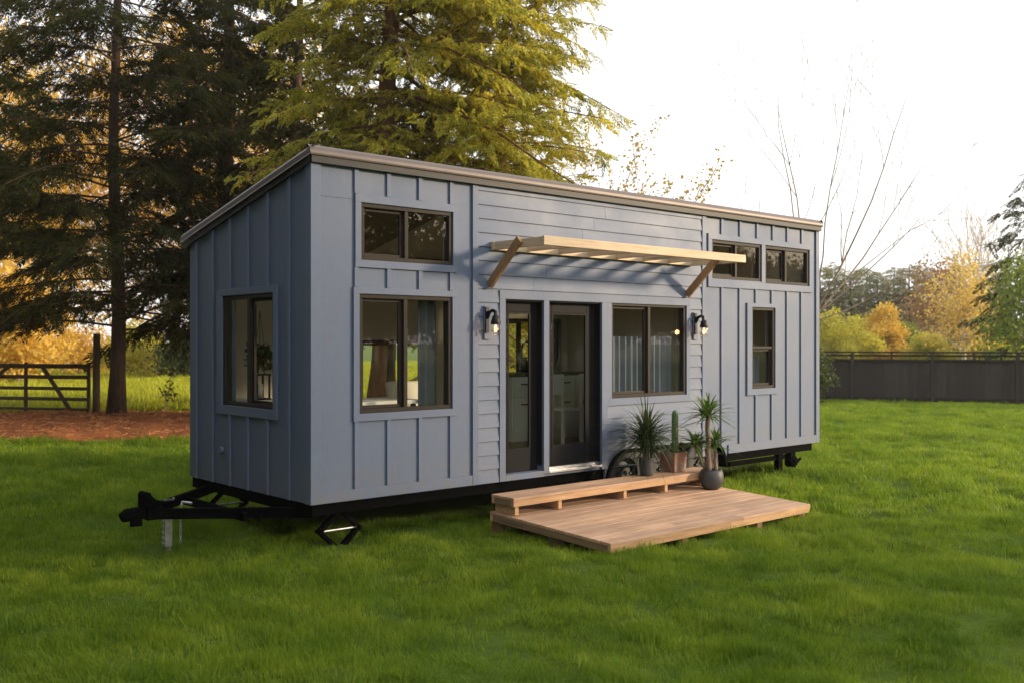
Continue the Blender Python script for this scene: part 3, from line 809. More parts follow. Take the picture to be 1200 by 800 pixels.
m = MB(); n = 72; V = []; F = []
rings = [(0,.036)]+[(z,.040) for z in np.linspace(.04,.42,8)]+[(.455,.036),(.475,.026),(.487,.012),(.49,.001)]
for z, r_ in rings:
    for k in range(n):
        a_ = 2*math.pi*k/n; q = r_*(.80+.22*abs(math.cos(a_*4.5))**.7)
        V.append((q*math.cos(a_)+.02, q*math.sin(a_)-.01, .236+z))
for i in range(len(rings)-1):
    for k in range(n): F.append((i*n+k, i*n+(k+1)%n, (i+1)*n+(k+1)%n, (i+1)*n+k))
m.add(V, F); m.build('cactus', M['cactus'], c_, smooth=True)
for sx, sy, sc, sd in ((.075,-.05,1.0,5),(.06,.05,.8,6),(-.065,-.03,.6,8),(-.05,.06,.55,9)):
    V, F = strap_leaves(42, .24, .05*sc, .10*sc, .04*sc, .1, 80, .06*sc, (sx, sy), 3, sd)
    link('succulent', fast_mesh(V, F, True), M['succ'], c_)
y_ = tag(empty('potted_yucca', (4.88, -.80, .2)), 'tall two trunked yucca in a round dark bowl pot on the deck', 'potted plant')
m = MB(); m.lathe([(.0,0),(.075,0),(.112,.03),(.138,.085),(.143,.14),(.132,.20),(.118,.232),(.105,.232),(.118,.2),(.0,.195)], (0,0,0), 36); m.build('pot', M['pot_dark'], y_, smooth=True)
m = MB(); m.lathe([(.119,.203),(.06,.21),(.0,.212)], (0,0,0), 20); m.build('soil', M['soil'], y_)
heads = [((-.03,.02),(-.035,.03),.20,.86,84,.26,.46,.046,1), ((.05,-.02),(.075,.0),.2,.53,56,.20,.36,.040,2), ((-.02,.07),(-.15,.12),.2,.53,56,.20,.36,.040,3)]
for (b0, b1, z0, z1, n_, l0, l1, wd, sd) in heads:
    m = MB(); pts = []; rad = []
    for k in range(9):
        t_ = k/8; pts.append((b0[0]+(b1[0]-b0[0])*t_+.006*math.sin(k*1.7), b0[1]+(b1[1]-b0[1])*t_+.006*math.cos(k*2.1), z0+(z1-z0)*t_)); rad.append((.034-.008*t_)*(1+.08*math.sin(k*2.9))*(1 if sd==1 else .7))
    m.tube(pts, rad, 12); m.build('trunk', M['cane'], y_, smooth=True)
    V, F = strap_leaves(n_, z1-.05, l0, l1, wd, .38, 95, .09, b1, 5, 20+sd)
    link('leaf_rosette', fast_mesh(V, F, True), M['yucca_leaf'], y_)

# ------------------------------------------------------------------ trees
Vq = []; 
for c_q in Cq:
    for _ in range(5):
        p_q = c_q+mq.normal(0,.025,3); a_q = mq.normal(0,.03,3); b_q = mq.normal(0,.022,3); Vq += [p_q-a_q, p_q+b_q, p_q+a_q, p_q-b_q]
link('leaves', fast_mesh(np.array(Vq), np.arange(len(Vq)).reshape(-1,4)), M['dracaena'], hp)
def frond_template(n=9, L=.5, leafL=.17, leafW=.05, ang=50, seed=0):
    r = np.random.default_rng(seed); V = []; F = []
    def card(p, d, l, w_):
        d = d/np.linalg.norm(d); s = np.cross(d, [0,0,1.]); s /= np.linalg.norm(s)
        b = len(V); q = p+d*l
        V.extend([p, p+d*l*.45+s*w_/2+np.array([0,0,.01]), q, p+d*l*.45-s*w_/2+np.array([0,0,.01])]); F.append((b,b+1,b+2,b+3))
    for k in range(n):
        t_ = (k+.5)/n; x = L*t_; z = -.22*L*t_*t_
        for s_ in (-1,1):
            a_ = R(ang)*s_*(1-.35*t_)+r.normal(0,.12)
            card(np.array([x,0,z]), np.array([math.cos(a_),math.sin(a_),r.normal(-.18,.18)]), leafL*(1.15-.7*t_)*r.uniform(.8,1.15), leafW)
    card(np.array([L*.9,0,-.18*L]), np.array([1.,0,-.4]), leafL*.7, leafW)
    return np.array(V), np.array(F)

def place_fronds(T, P, D, S, roll, jitter_up=.25, seed=0):
    """copies of frond template T at points P, pointing along D, size S"""
    r = np.random.default_rng(seed); V, F = T
    P = np.asarray(P); D = np.asarray(D); S = np.asarray(S); m_ = len(P)
    D = D/np.linalg.norm(D, axis=1, keepdims=True)
    up = np.tile([0,0,1.], (m_,1))+r.normal(0, jitter_up, (m_,3))
    side = np.cross(up, D); side /= np.linalg.norm(side, axis=1, keepdims=True)+1e-9
    up = np.cross(D, side)
    Rm = np.stack([D, side, up], axis=1)                     # (m,3 basis,3)
    W_ = np.einsum('nk,mkj->mnj', V, Rm)*S[:,None,None]+P[:,None,:]
    FF = F[None]+(np.arange(m_)*len(V))[:,None,None]
    return W_.reshape(-1,3), FF.reshape(-1,4)

def tree_root(kind, loc, label, group=None, cat='tree'):
    z = float(ground(loc[0], loc[1]))
    return tag(empty(kind, (loc[0], loc[1], z)), label, cat, group)

def conifer(kind, label, loc, H, r0, z_first, Lfun, nbr, mat, bark, droop=.35, pitch=.1, frond=.5, dens=1.0, seed=1, group=None, side_bias=None, T=None, tmax=None, sub=.45, wild=.1):
    r = np.random.default_rng(seed); rt_ = tree_root(kind, loc, label, group)
    tb = MB(); lean = r.normal(0,.15,2)
    npts = 14
    def axis(z): return np.array([lean[0]*z/H+.05*math.sin(z*.7), lean[1]*z/H+.05*math.cos(z*.9), z])
    zs = np.linspace(-.1, H, npts)
    tb.tube([axis(z) for z in zs], [r0*(1.35 if z < .05 else 1)*max(.04, (1-z/H)**.8) for z in zs], 12)
    P = []; D = []; S = []
    for i in range(nbr):
        z = z_first+(H-z_first-.2)*(i+r.random())/nbr
        if tmax and z > tmax: continue
        az = i*2.39996+r.normal(0,.35); Lb = Lfun(z/H)*r.uniform(.7,1.15)
        h = np.array([math.cos(az), math.sin(az), 0]); pt_ = pitch+r.normal(0,wild)
        if side_bias is not None: Lb *= side_bias(h, z)
        if Lb < .25: continue
        pts = []; nseg = 6
        for k in range(nseg+1):
            t_ = k/nseg
            pts.append(axis(z)+h*Lb*t_+np.array([0,0,Lb*(pt_*t_-droop*t_*t_)])+r.normal(0,.03,3)*Lb*.25*t_)
        pts = np.array(pts)
        tb.tube(pts, [max(.006, r0*.17*(1-.85*k/nseg)*min(1,Lb/3)) for k in range(nseg+1)], 5, cap=False)
        def pos(t_):
            f = t_*nseg; k = min(int(f), nseg-1); return pts[k]+(pts[k+1]-pts[k])*(f-k), pts[k+1]-pts[k]
        nsub = max(3, int(Lb/.19*dens))
        for j in range(nsub):
            t_ = .18+.82*(j+r.random())/nsub; p, d = pos(t_); d = d/np.linalg.norm(d)
            s_ = 1 if j % 2 else -1
            ls_ = (sub*Lb*(1-t_)*.8+.35)*r.uniform(.6,1.1); a_ = s_*r.uniform(.6,1.15)
            d2 = np.array([d[0]*math.cos(a_)-d[1]*math.sin(a_), d[0]*math.sin(a_)+d[1]*math.cos(a_), d[2]-.15])
            nf = max(1, int(ls_/(frond*.30)))
            for q in range(nf):
                tq = (q+.3*r.random())/max(nf,1)
                a2 = r.normal(0,.55); d3 = np.array([d2[0]*math.cos(a2)-d2[1]*math.sin(a2), d2[0]*math.sin(a2)+d2[1]*math.cos(a2), d2[2]-.25*tq+r.normal(0,.12+wild*.8)])
                P.append(p+d2*ls_*tq); D.append(d3); S.append(frond/.5*r.uniform(.65,1.2))
        P.append(pts[-1]-.1*h); D.append(h+np.array([0,0,-.3])); S.append(frond/.5)
    tb.build('trunk', bark, rt_, smooth=True)
    V, F = place_fronds(T or FT, P, D, S, None, .25+wild*2, seed=seed)
    link('crown', fast_mesh(V, F), mat, rt_)
    return rt_

def leaf_cards(C, n_per, spread, size, r, squash=.7):
    """n_per little leaves round every centre"""
    n = len(C)*n_per
    P = np.repeat(C, n_per, axis=0)+r.normal(0,1,(n,3))*spread*np.array([1,1,squash])
    a_ = r.normal(0,1,(n,3)); a_ /= np.linalg.norm(a_,axis=1,keepdims=True)
    b_ = np.cross(a_, r.normal(0,1,(n,3))); b_ /= np.linalg.norm(b_,axis=1,keepdims=True)
    s_ = size*r.uniform(.6,1.3,(n,1))
    V = np.stack([P-a_*s_*.6, P+b_*s_*.38, P+a_*s_*.6, P-b_*s_*.38], axis=1).reshape(-1,3)
    return V, np.arange(n*4).reshape(-1,4)

def broadleaf(kind, label, loc, H, z0, rad, r0, nclump, n_per, size, spread, mat, bark, seed=1, group=None, stems=1, cat='tree', shape=1.0, limbs=True, trunk_mat=None):
    r = np.random.default_rng(seed); rt_ = tree_root(kind, loc, label, group, cat)
    tb = MB(); cz = (z0+H)/2; hz_ = (H-z0)/2
    C = []
    while len(C) < nclump:
        v = r.normal(0,1,3); v /= np.linalg.norm(v); q = r.random()**.45
        p = v*q; rr2 = rad*(1-.35*shape*max(0,p[2]))*r.uniform(.85,1.1)
        C.append((p[0]*rr2, p[1]*rr2, cz+p[2]*hz_))
    C = np.array(C)
    bases = [(r.normal(0,.12*(stems>1)), r.normal(0,.12*(stems>1))) for _ in range(stems)]
    tops = []
    for bx, by in bases:
        tp = np.array([bx*4+r.normal(0,.1*rad), by*4+r.normal(0,.1*rad), z0+(H-z0)*.75]); tops.append((np.array([bx,by,-.1]), tp))
        pts = [np.array([bx,by,-.1])+(tp-np.array([bx,by,-.1]))*k/7+r.normal(0,.04,3)*k*.3 for k in range(8)]
        tb.tube(pts, [r0*(1-.8*k/7)/math.sqrt(stems) for k in range(8)], 8)
    if limbs:
        for c in C[:: max(1, len(C)//45)]:
            b0, tp = tops[r.integers(len(tops))]
            f = np.clip((c[2]-.35*np.hypot(c[0],c[1])-0)/max(tp[2],.1), .15, .95)
            s0 = b0+(tp-b0)*f; mid = (s0+c)/2+np.array([0,0,.12*np.linalg.norm(c-s0)])*.6
            tb.tube([s0, mid, c], [r0*.28*(1-.5*f), r0*.18*(1-.5*f), .008], 5, cap=False)
    tb.build('trunk', trunk_mat or bark, rt_, smooth=True)
    V, F = leaf_cards(C, n_per, spread, size, r)
    V[:,2] = np.maximum(V[:,2], .05)
    link('crown', fast_mesh(V, F), mat, rt_)
    return rt_

def bare_branches(mb, p, d, L_, rad, depth, r, curve=.25, fork=3, minr=.004, gather=None):
    n = 7; pts = [np.array(p)]; dd = np.array(d)/np.linalg.norm(d)
    for k in range(n):
        dd = dd+r.normal(0,.06,3)+np.array([0,0,curve*.12]); dd /= np.linalg.norm(dd)
        pts.append(pts[-1]+dd*L_/n)
    mb.tube(pts, [max(minr, rad*(1-.75*k/n)) for k in range(n+1)], 6 if rad > .03 else 4, cap=False)
    if gather is not None: gather += [q for q in pts[3:]]
    if depth <= 0: return
    for k in range(fork):
        i = int(r.integers(2, n)); ax = r.normal(0,1,3); ax -= ax.dot(dd)*dd; ax /= np.linalg.norm(ax)
        d2 = (pts[i]-pts[i-1]); d2 = d2/np.linalg.norm(d2)+ax*r.uniform(.4,.8)
        bare_branches(mb, pts[i], d2, L_*r.uniform(.35,.6), max(minr, rad*(1-.75*i/n)*.6), depth-1, r, curve, fork, minr, gather)

FT = frond_template(9, .5, .17, .05, 50, 1)
FT_small = frond_template(10, .5, .15, .045, 46, 3)
FT_fine = frond_template(8, .5, .22, .024, 34, 2)
BK_pine = m_bark('pine_bark', (.055,.036,.026), (.13,.085,.06))
BK_red = m_bark('red_bark', (.11,.055,.035), (.26,.135,.08))
BK_grey = m_bark('grey_bark', (.14,.12,.095), (.30,.27,.22))
BK_pale = m_bark('pale_bark', (.40,.33,.26), (.62,.55,.46))
BK_twig = m_bark('twig_bark', (.22,.165,.12), (.40,.32,.24))
G_pine = m_leaf('dark_pine_needles', [(0,(.016,.021,.006)),(.5,(.033,.041,.010)),(1,(.12,.11,.02))], .42, .7, .6, .12)
G_fir = m_leaf('dark_fir_needles', [(0,(.018,.025,.007)),(.5,(.038,.048,.011)),(1,(.15,.135,.024))], .42, .7, .6, .12)
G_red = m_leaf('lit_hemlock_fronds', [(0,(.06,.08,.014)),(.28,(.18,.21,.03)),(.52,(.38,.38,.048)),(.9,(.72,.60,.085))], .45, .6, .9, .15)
G_gold = m_leaf('golden_leaves', [(0,(.42,.28,.06)),(.5,(.66,.47,.10)),(1,(.82,.64,.19))], .5, .6, .5)
G_birch = m_leaf('pale_birch_leaves', [(0,(.40,.30,.09)),(.5,(.60,.48,.16)),(1,(.76,.64,.27))], .5, .6, .5)
G_rust = m_leaf('rusty_autumn_leaves', [(0,(.14,.10,.03)),(.5,(.27,.18,.05)),(1,(.42,.27,.08))], .45, .6, .4)
G_yel = m_leaf('yellow_maple_leaves', [(0,(.20,.18,.03)),(.5,(.40,.31,.05)),(1,(.55,.38,.07))], .5, .6, 1)
G_willow = m_leaf('yellow_green_leaves', [(0,(.28,.29,.045)),(.5,(.46,.45,.075)),(1,(.62,.57,.13))], .45, .6, .5)
G_orange = m_leaf('orange_new_leaves', [(0,(.42,.30,.06)),(.5,(.62,.46,.10)),(1,(.76,.60,.17))], .45, .6, .6)
G_far = m_leaf('hazed_conifer_needles', [(0,(.12,.14,.085)),(.5,(.19,.21,.12)),(1,(.30,.30,.17))], .3, .7, .3)  # needles paled and greyed so distance haze sits in the colour
G_green = m_leaf('fresh_green_leaves', [(0,(.08,.13,.022)),(.5,(.16,.23,.04)),(1,(.26,.30,.06))], .45, .5, .7)
G_brown = m_leaf('reddish_buds', [(0,(.20,.11,.06)),(1,(.38,.24,.13))], .3, .7, .7)
G_shrub = m_leaf('shrub_leaves', [(0,(.03,.05,.015)),(1,(.09,.12,.03))], .35)

_rl = np.random.default_rng(77)
def rr_len(): return _rl.choice([.55,.8,1.0,1.08], p=[.2,.25,.35,.2])
LEFT = np.array([-FWD.y, FWD.x, 0]); NEAR = np.array([-FWD.x, -FWD.y, 0])
# left pine in front of the gate field
conifer('pine_tree', 'tall dark pine with bare lower trunk rising from the red mulch bed', (4.81, 17.88), 17, .20, 2.15,
        lambda t_: 5.6*(1-t_)**.5, 132, G_pine, BK_pine, .24, .12, .60, .95, 11, T=FT_fine, tmax=12.5)
conifer('fir_tree', 'dark fir behind the low left end of the house roof', tuple(along(268, 29)[:2]), 19, .32, 3.0,
        lambda t_: 4.6*(1-t_)**.5*rr_len(), 104, G_fir, BK_pine, .34, .1, .6, 1.0, 12, tmax=13.5)
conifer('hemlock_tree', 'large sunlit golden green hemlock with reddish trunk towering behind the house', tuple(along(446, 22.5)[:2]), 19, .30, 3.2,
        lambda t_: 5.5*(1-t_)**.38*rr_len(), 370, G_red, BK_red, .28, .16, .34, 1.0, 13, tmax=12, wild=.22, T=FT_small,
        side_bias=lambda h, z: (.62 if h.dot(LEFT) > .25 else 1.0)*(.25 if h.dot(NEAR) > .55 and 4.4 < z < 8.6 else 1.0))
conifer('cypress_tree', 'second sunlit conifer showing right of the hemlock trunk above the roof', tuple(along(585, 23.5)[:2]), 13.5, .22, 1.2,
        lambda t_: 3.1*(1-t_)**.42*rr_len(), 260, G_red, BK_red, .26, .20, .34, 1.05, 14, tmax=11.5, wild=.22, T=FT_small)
conifer('fir_tree', 'dark fir directly behind the high corner of the roof, left of the reddish trunk', tuple(along(345, 27)[:2]), 15, .26, 2.5,
        lambda t_: 3.8*(1-t_)**.5*rr_len(), 100, G_fir, BK_pine, .30, .12, .55, 1.0, 17, tmax=13)
conifer('leaning_fir', 'dark fir filling the gap left of the pine at the frame edge', tuple(along(-40, 31)[:2]), 16, .25, 5.5,
        lambda t_: 4.4*(1-t_)**.5, 56, G_fir, BK_pine, .30, .1, .7, .9, 15, tmax=13)
# unseen conifers added to shade the end wall, also mirrored in its window
side = conifer('shade_conifer', 'unseen dark conifer added left of the lawn to shade the end wall, mirrored in its window', (-6.3, 6.6), 16, .28, .6,
        lambda t_: 4.2*(1-t_)**.6, 130, G_pine, BK_pine, .32, .1, .62, .8, 16, 'conifers added to shade the end wall')
for k, (x, y, sc, rz_) in enumerate([(-12,2.5,1.3,1.1),(-8.0,-.5,1.1,1.9),(-11.5,-3.5,.9,2.4),(-9.0,14,1.1,3.3),(-14.5,9,1.2,4.1),(-7.5,21,1.1,5.0),(-16,-9,1.0,.6),(-10.5,3.0,1.15,2.9),(-12,-7.5,1.1,3.7),(-9.4,10.5,1.3,.3),(-14,-1,1.3,2.2),(-13,6,1.35,4.6)]):
    c = side.copy(); col.objects.link(c); c.location = (x, y, float(ground(x, y))); c.scale = (sc,)*3; c.rotation_euler.z = rz_
    for ch in list(side.children):
        q = ch.copy(); col.objects.link(q); q.parent = c

# thin yellow maple right of the conifers
def sparse_tree(kind, label, loc, stems, mat, leaf, bark, seed, n_per=3, spread=.16, size=.11, keep=1.0):
    r = np.random.default_rng(seed); rt_ = tree_root(kind, loc, label); mb = MB(); g = []
    for (d, L_, rad, depth) in stems: bare_branches(mb, (0,0,-.1), d, L_*.93, rad*.8, depth, r, .5, 5, .006, g)
    mb.build('trunk', bark, rt_, smooth=True)
    if leaf is not None:
        C = np.array(g); C = C[C[:,2] > 1.5]; C = C[r.random(len(C)) < keep]
        V, F = leaf_cards(C, n_per, spread, size, r); link('crown', fast_mesh(V, F), leaf, rt_)
    return rt_
CR = np.array([FWD.y, -FWD.x, 0]); CF = np.array([FWD.x, FWD.y, 0])     # picture right / away, used only to aim limbs
sparse_tree('maple_tree', 'thin maple with sparse yellow leaves above the middle of the roof', tuple(along(722, 21)[:2]),
            [(CR*.06+np.array([0,0,1.]), 4.3, .05, 2), (CR*.26+np.array([0,0,1.]), 4.6, .045, 2), (-CR*.10+np.array([0,0,1.]), 5.0, .045, 2), (CR*.38+CF*.3+np.array([0,0,1.]), 4.2, .045, 2), (CR*.16-CF*.3+np.array([0,0,1.]), 4.4, .045, 2)],
            None, G_yel, BK_twig, 5, 7, .12, .07, .8)
# bare tree behind the right end of the house
r = np.random.default_rng(21); rt_ = tree_root('bare_tree', tuple(along(949, 19)[:2]), 'leafless tree with upswept branches behind the right end of the roof'); mb = MB()
Zv = np.array([0,0,1.])
mb.tube([(0,0,-.1),(0,0,.3),(.0,.01,1.3),(.02,.02,2.1),(.02,.02,2.5),(.02,.02,2.75)], [.13,.10,.085,.065,.045,.012], 8)
for cx_, L_, rad, z in ((-.26,4.4,.020,2.2),(-.10,4.7,.019,2.3),(.10,4.5,.020,2.3),(.42,4.4,.021,2.3),(.95,3.9,.021,2.3),(1.8,2.8,.017,2.4),(-.7,3.0,.017,2.1),(3.4,2.2,.013,2.3)):
    d = CR*cx_+Zv+CF*r.normal(0,.25)
    bare_branches(mb, (0,0,z), d, L_, rad*1.1, 2, r, .45, 4, .0032)
mb.build('trunk', BK_twig, rt_, smooth=True)

# golden trees and bushes on the left beyond the gate
for i, (px, d, H, z0, rad, mt, lab) in enumerate([
        (20, 44, 5.2, .6, 2.6, G_gold, 'rounded golden tree right behind the gate, under the pine boughs'),
        (-70, 52, 21, 1, 7, G_gold, 'tall golden leaved tree beyond the gate at the left edge'),
        (75, 60, 22, 1, 7, G_gold, 'tall golden leaved tree glimpsed left of the pine trunk'),
        (200, 62, 23, 1, 7, G_gold, 'tall golden leaved tree glimpsed between pine and house roof'),
        (330, 60, 22, 1, 7, G_gold, 'tall golden leaved tree hidden deep behind the fir and the roof')]):
    broadleaf('golden_tree', lab, tuple(along(px, d)[:2]), H, z0, rad, .22, 70 if H < 6 else 230, 110, .20, .42 if H < 6 else .85, mt, BK_grey, 40+i, 'golden trees beyond the gate')
for i, (px, d, H, rad, mt, lab) in enumerate([
        (165, 50, 2.6, 1.9, G_willow, 'yellow green bush beyond the field right of the pine trunk'),
        (215, 48, 2.3, 1.6, G_shrub, 'darker green bush beyond the field beside the house corner'),
        (95, 54, 2.6, 2.0, G_gold, 'low golden bush beyond the field, behind gate and post'),
        (255, 55, 3.2, 2.2, G_gold, 'golden bush beyond the field, hidden by the house corner')]):
    broadleaf('bush', lab, tuple(along(px, d)[:2]), H, .05, rad, .05, 55, 110, .13, .32, mt, BK_grey, 60+i, 'bushes beyond the left field', 3, 'bush')
sp = tree_root('sapling', tuple(along(192, 27)[:2]), 'small leafy sapling with pale stem in the mulch bed beside the pine')
m = MB(); r = np.random.default_rng(3); g = []
bare_branches(m, (0,0,-.05), (.05,.0,1), .85, .016, 1, r, .3, 6, .003, g); m.build('trunk', BK_pale, sp, smooth=True)
V, F = leaf_cards(np.array([q for q in g if q[2] > .35]), 4, .06, .07, r, 1); link('crown', fast_mesh(V, F), G_shrub, sp)

# tree line on the right, behind the black fence
for i, (px, d, H) in enumerate([(915,82,9.5),(940,86,8.6),(962,80,8.3),(980,85,8.9),(998,80,8.0),(1014,88,8.8),(1030,82,7.8),(1048,86,8.6),(1066,80,8.4),(1084,88,9.0),(1102,84,8.2),(1120,90,9.2),(1142,84,9.0),(1165,88,9.6)]):
    conifer('distant_conifer', 'hazy blue green conifer in the far row behind the fence', tuple(along(px, d)[:2]), H*1.0, .2, .4,
            lambda t_: 2.6*(1-t_)**.85+.08, 95, G_far, BK_pine, .06, .22, .75, 1.3, 80+i, 'far conifer row behind the fence')
for i, (px, d, H, rad, mt, lab, nm) in enumerate([
        (975, 50, 3.6, 2.3, G_willow, 'yellow green willow bush nearest the house end, behind the black fence', 'willow_bush'),
        (1008, 54, 3.2, 1.7, G_willow, 'yellow green willow bush below the orange topped bush', 'willow_bush'),
        (1034, 52, 4.0, 1.15, G_orange, 'orange yellow bush standing above the yellow green willows', 'orange_bush'),
        (1055, 53, 3.1, 1.2, G_green, 'small fresh green bush between orange bush and dark conifer gap', 'willow_bush'),
        (1088, 50, 2.3, 1.2, G_willow, 'low yellow green bush at the foot of the golden birch', 'willow_bush'),
        (1168, 50, 2.6, 1.8, G_willow, 'low yellow green bush between golden birch and right hand conifer', 'willow_bush')]):
    broadleaf(nm, lab, tuple(along(px, d)[:2]), H, .1, rad, .06, 95, 150, .095, .21, mt, BK_grey, 100+i, 'bushes behind the black fence', 4, 'bush')
broadleaf('rusty_tree', 'reddish brown budding tree behind the golden birch', tuple(along(1098, 56)[:2]), 6.6, 1.2, 2.0, .12, 70, 45, .16, .45, G_brown, BK_twig, 120)
broadleaf('golden_birch', 'golden leaved birch with pale trunk behind the black fence', tuple(along(1131, 47)[:2]), 6.0, 1.3, 1.75, .13, 80, 60, .12, .36, G_birch, BK_grey, 121, trunk_mat=BK_pale)
r = np.random.default_rng(31); rt_ = tree_root('bare_birch', tuple(along(1138, 50)[:2]), 'tall pale leafless tree fanning above the golden birch'); mb = MB()
mb.tube([(0,0,-.1),(0,0,2.5),(.05,0,4.0)], [.15,.13,.1], 8)
for k in range(13):
    d = CR*r.uniform(-.42,.42)+CF*r.normal(0,.3)+Zv; bare_branches(mb, (0,0,r.uniform(2.2,4)), d, r.uniform(3.2,4.6), .05, 2, r, .4, 4, .012)
mb.build('trunk', BK_pale, rt_, smooth=True)
conifer('spruce_tree', 'dark spruce with drooping boughs at the right edge, behind the fence', tuple(along(1212, 42)[:2]), 9.2, .22, .5,
        lambda t_: 3.2*(1-t_)**.7, 60, G_fir, BK_pine, .22, .12, .6, .9, 130)
broadleaf('leafy_tree', 'fresh green leafy tree in front of the spruce at the right edge', tuple(along(1205, 38)[:2]), 5.4, .4, 1.5, .10, 60, 80, .14, .36, G_green, BK_grey, 131)
broadleaf('fence_shrub', 'small green shrub at the fence foot beside the house end', tuple(along(956, 31)[:2]), 1.9, .05, .45, .03, 22, 80, .10, .16, G_shrub, BK_grey, 132, None, 3, 'shrub')
# trees across the lawn, on the far side from the house, that its windows mirror
for i, (x, y, H, rad, z0) in enumerate([(14,-36,8.8,4.6,.8),(23,-40,9.6,4.8,1),(24.6,-28,15.5,5.0,2.0),(37,-42,9.2,4.8,.8),(47,-43,9.6,4.6,1),(53,-46,10.2,5.2,1),(64,-44,10,5.2,1),(76,-46,10,5.4,1),(20,-62,13,6,1),(33,-64,14,6,1),(46,-66,14,6.2,1),(60,-66,14.5,6.4,1),(74,-64,14.5,6.4,1),(90,-62,15,6.6,1),(5,-34,8.5,4.6,.8),(-24,30,9,5,1),(-34,44,11,6,1),(-19,44,10,6,1)]):
    shade_tree = H > 14 and y > -30  # tall unseen crown on the sun's path, shaped to shade the house's left
    broadleaf('yard_tree', 'dense leafy tree across the lawn from the house, seen mirrored in its windows', (x, y), H, z0, rad, .25, 170 if shade_tree else 150, 70 if shade_tree else 90, .26 if shade_tree else .32, .75, G_rust if y < -30 else (G_gold if x < -20 else G_shrub), BK_grey, 140+i, 'trees mirrored in the windows')

# ------------------------------------------------------------------ gate, posts, black fence
def grounded(px, d): p = along(px, d); return Vector((p.x, p.y, float(ground(p.x, p.y))))
ga = grounded(104.5, 26.4); gb = grounded(-75, 27.6)
gv = (gb-ga); GL = gv.length; gate = tag(empty('field_gate', ga, (0, 0, math.atan2(gv.y, gv.x))), 'weathered five bar wooden gate with diagonal brace at the left edge', 'gate')
for z0, z1 in ((1.22,1.34),(.94,1.04),(.64,.73),(.36,.45),(.10,.17)):
    m = MB(); m.box(.0, GL, -.02, .02, z0, z1); m.build('rail', M['gatewood'], gate, bevel=.006)
for x in (.02, 1.98, 3.9):
    m = MB(); m.box(x-.02, x+.075, -.062, -.021, .03, 1.38); m.build('upright', M['postwood'], gate, bevel=.006)
m = MB(); m.bar((.55,.045,.12),(1.45,.045,1.32),.04,.11,(1,0,0)); m.build('brace', M['postwood'], gate, bevel=.005)
m = MB(); m.bar((3.0,.045,.9),(2.4,.045,1.32),.04,.10,(1,0,0)); m.build('brace', M['postwood'], gate, bevel=.005)
p = grounded(113, 26.1); m = MB(); m.tube([(0,0,-.2),(0,0,1.1),(.01,.0,2.15)], [.10,.095,.09], 10)
o = m.build('gate_post', M['postwood'], None, loc=p, smooth=True); tag(o, 'tall round timber gate post close beside the pine trunk', 'post')
fa_ = grounded(935, 33.2); fb_ = grounded(1265, 30.2); fv = fb_-fa_; FL = fv.length
fence = tag(empty('board_fence', fa_, (0, 0, math.atan2(fv.y, fv.x))), 'black stained board fence with open top rail across the right background', 'fence')
m = MB(); n = int(FL/.14)
for k in range(n):
    x = k*FL/n; m.box(x-.004, x+FL/n+.004, .012+(.007 if k % 2 else 0)+.002*random.random(), .034+.002*(k % 2), .02, 1.30)
m.build('panel', M['fence'], fence)
for z0, z1, y0, y1 in ((1.30,1.375,-.03,.05),(1.57,1.62,-.06,.08),(1.46,1.52,-.012,.03),(.05,.16,-.02,.0115)):
    m = MB(); m.box(0, FL, y0, y1, z0+.001, z1-.001); m.build('rail', M['fence_rail'], fence, bevel=.005)
x = 1.72
while x < FL:
    m = MB(); m.box(x-.055, x+.055, -.075, -.0305, 0, 1.569); m.build('post', M['fence'], fence, bevel=.006)
    for xx in (x+1.2,):
        if xx < FL: m = MB(); m.box(xx-.03, xx+.03, -.028, .03, 1.376, 1.569); m.build('picket', M['fence'], fence)
    x += 2.42

# ------------------------------------------------------------------ ground sheet, mulch, grass
def axis_(lo, hi, step, far):
    a_ = list(np.arange(lo, hi+1e-6, step)); s_ = step; q = a_[-1]
    while q < far: s_ *= 1.35; q += s_; a_.append(q)
    s_ = step; q = a_[0]; b_ = []
    while q > -far: s_ *= 1.35; q -= s_; b_.append(q)
    return np.array(b_[::-1]+a_)
gx = axis_(-9, 34, .22, 500); gy = axis_(-11, 40, .22, 500)
X_, Y_ = np.meshgrid(gx, gy); Zg = ground(X_, Y_)
far_ = np.clip((np.hypot(X_-5, Y_-5)-60)/100, 0, 1); Zg = Zg*(1-far_)
nx_, ny_ = len(gx), len(gy)
V = np.stack([X_, Y_, Zg], -1).reshape(-1,3)
idx = np.arange(nx_*ny_).reshape(ny_, nx_)
F = np.stack([idx[:-1,:-1], idx[:-1,1:], idx[1:,1:], idx[1:,:-1]], -1).reshape(-1,4)
def m_ground():
    t = NT('turf_soil'); tc = t.n('NewGeometry')
    mp = t.n('Mapping'); t.l(tc.outputs['Position'], mp.inputs[0])
    n1 = t.noise(mp.outputs[0], .5, 6, .6); n2 = t.noise(mp.outputs[0], 14, 5, .7)
    c = t.mix(.5, t.ramp(n1, [(.35,(.06,.105,.010)),(.65,(.10,.155,.015))]), t.ramp(n2, [(.3,(.04,.07,.008)),(.7,(.12,.17,.02))]))
    return t.done(t.pbr(c, .95, 0, t.bump(n2, 1, .05), .1))
gr = link('ground', fast_mesh(V, F, True), m_ground(), None); tag(gr, 'lawn ground running out to the field', 'ground', None, 'structure')

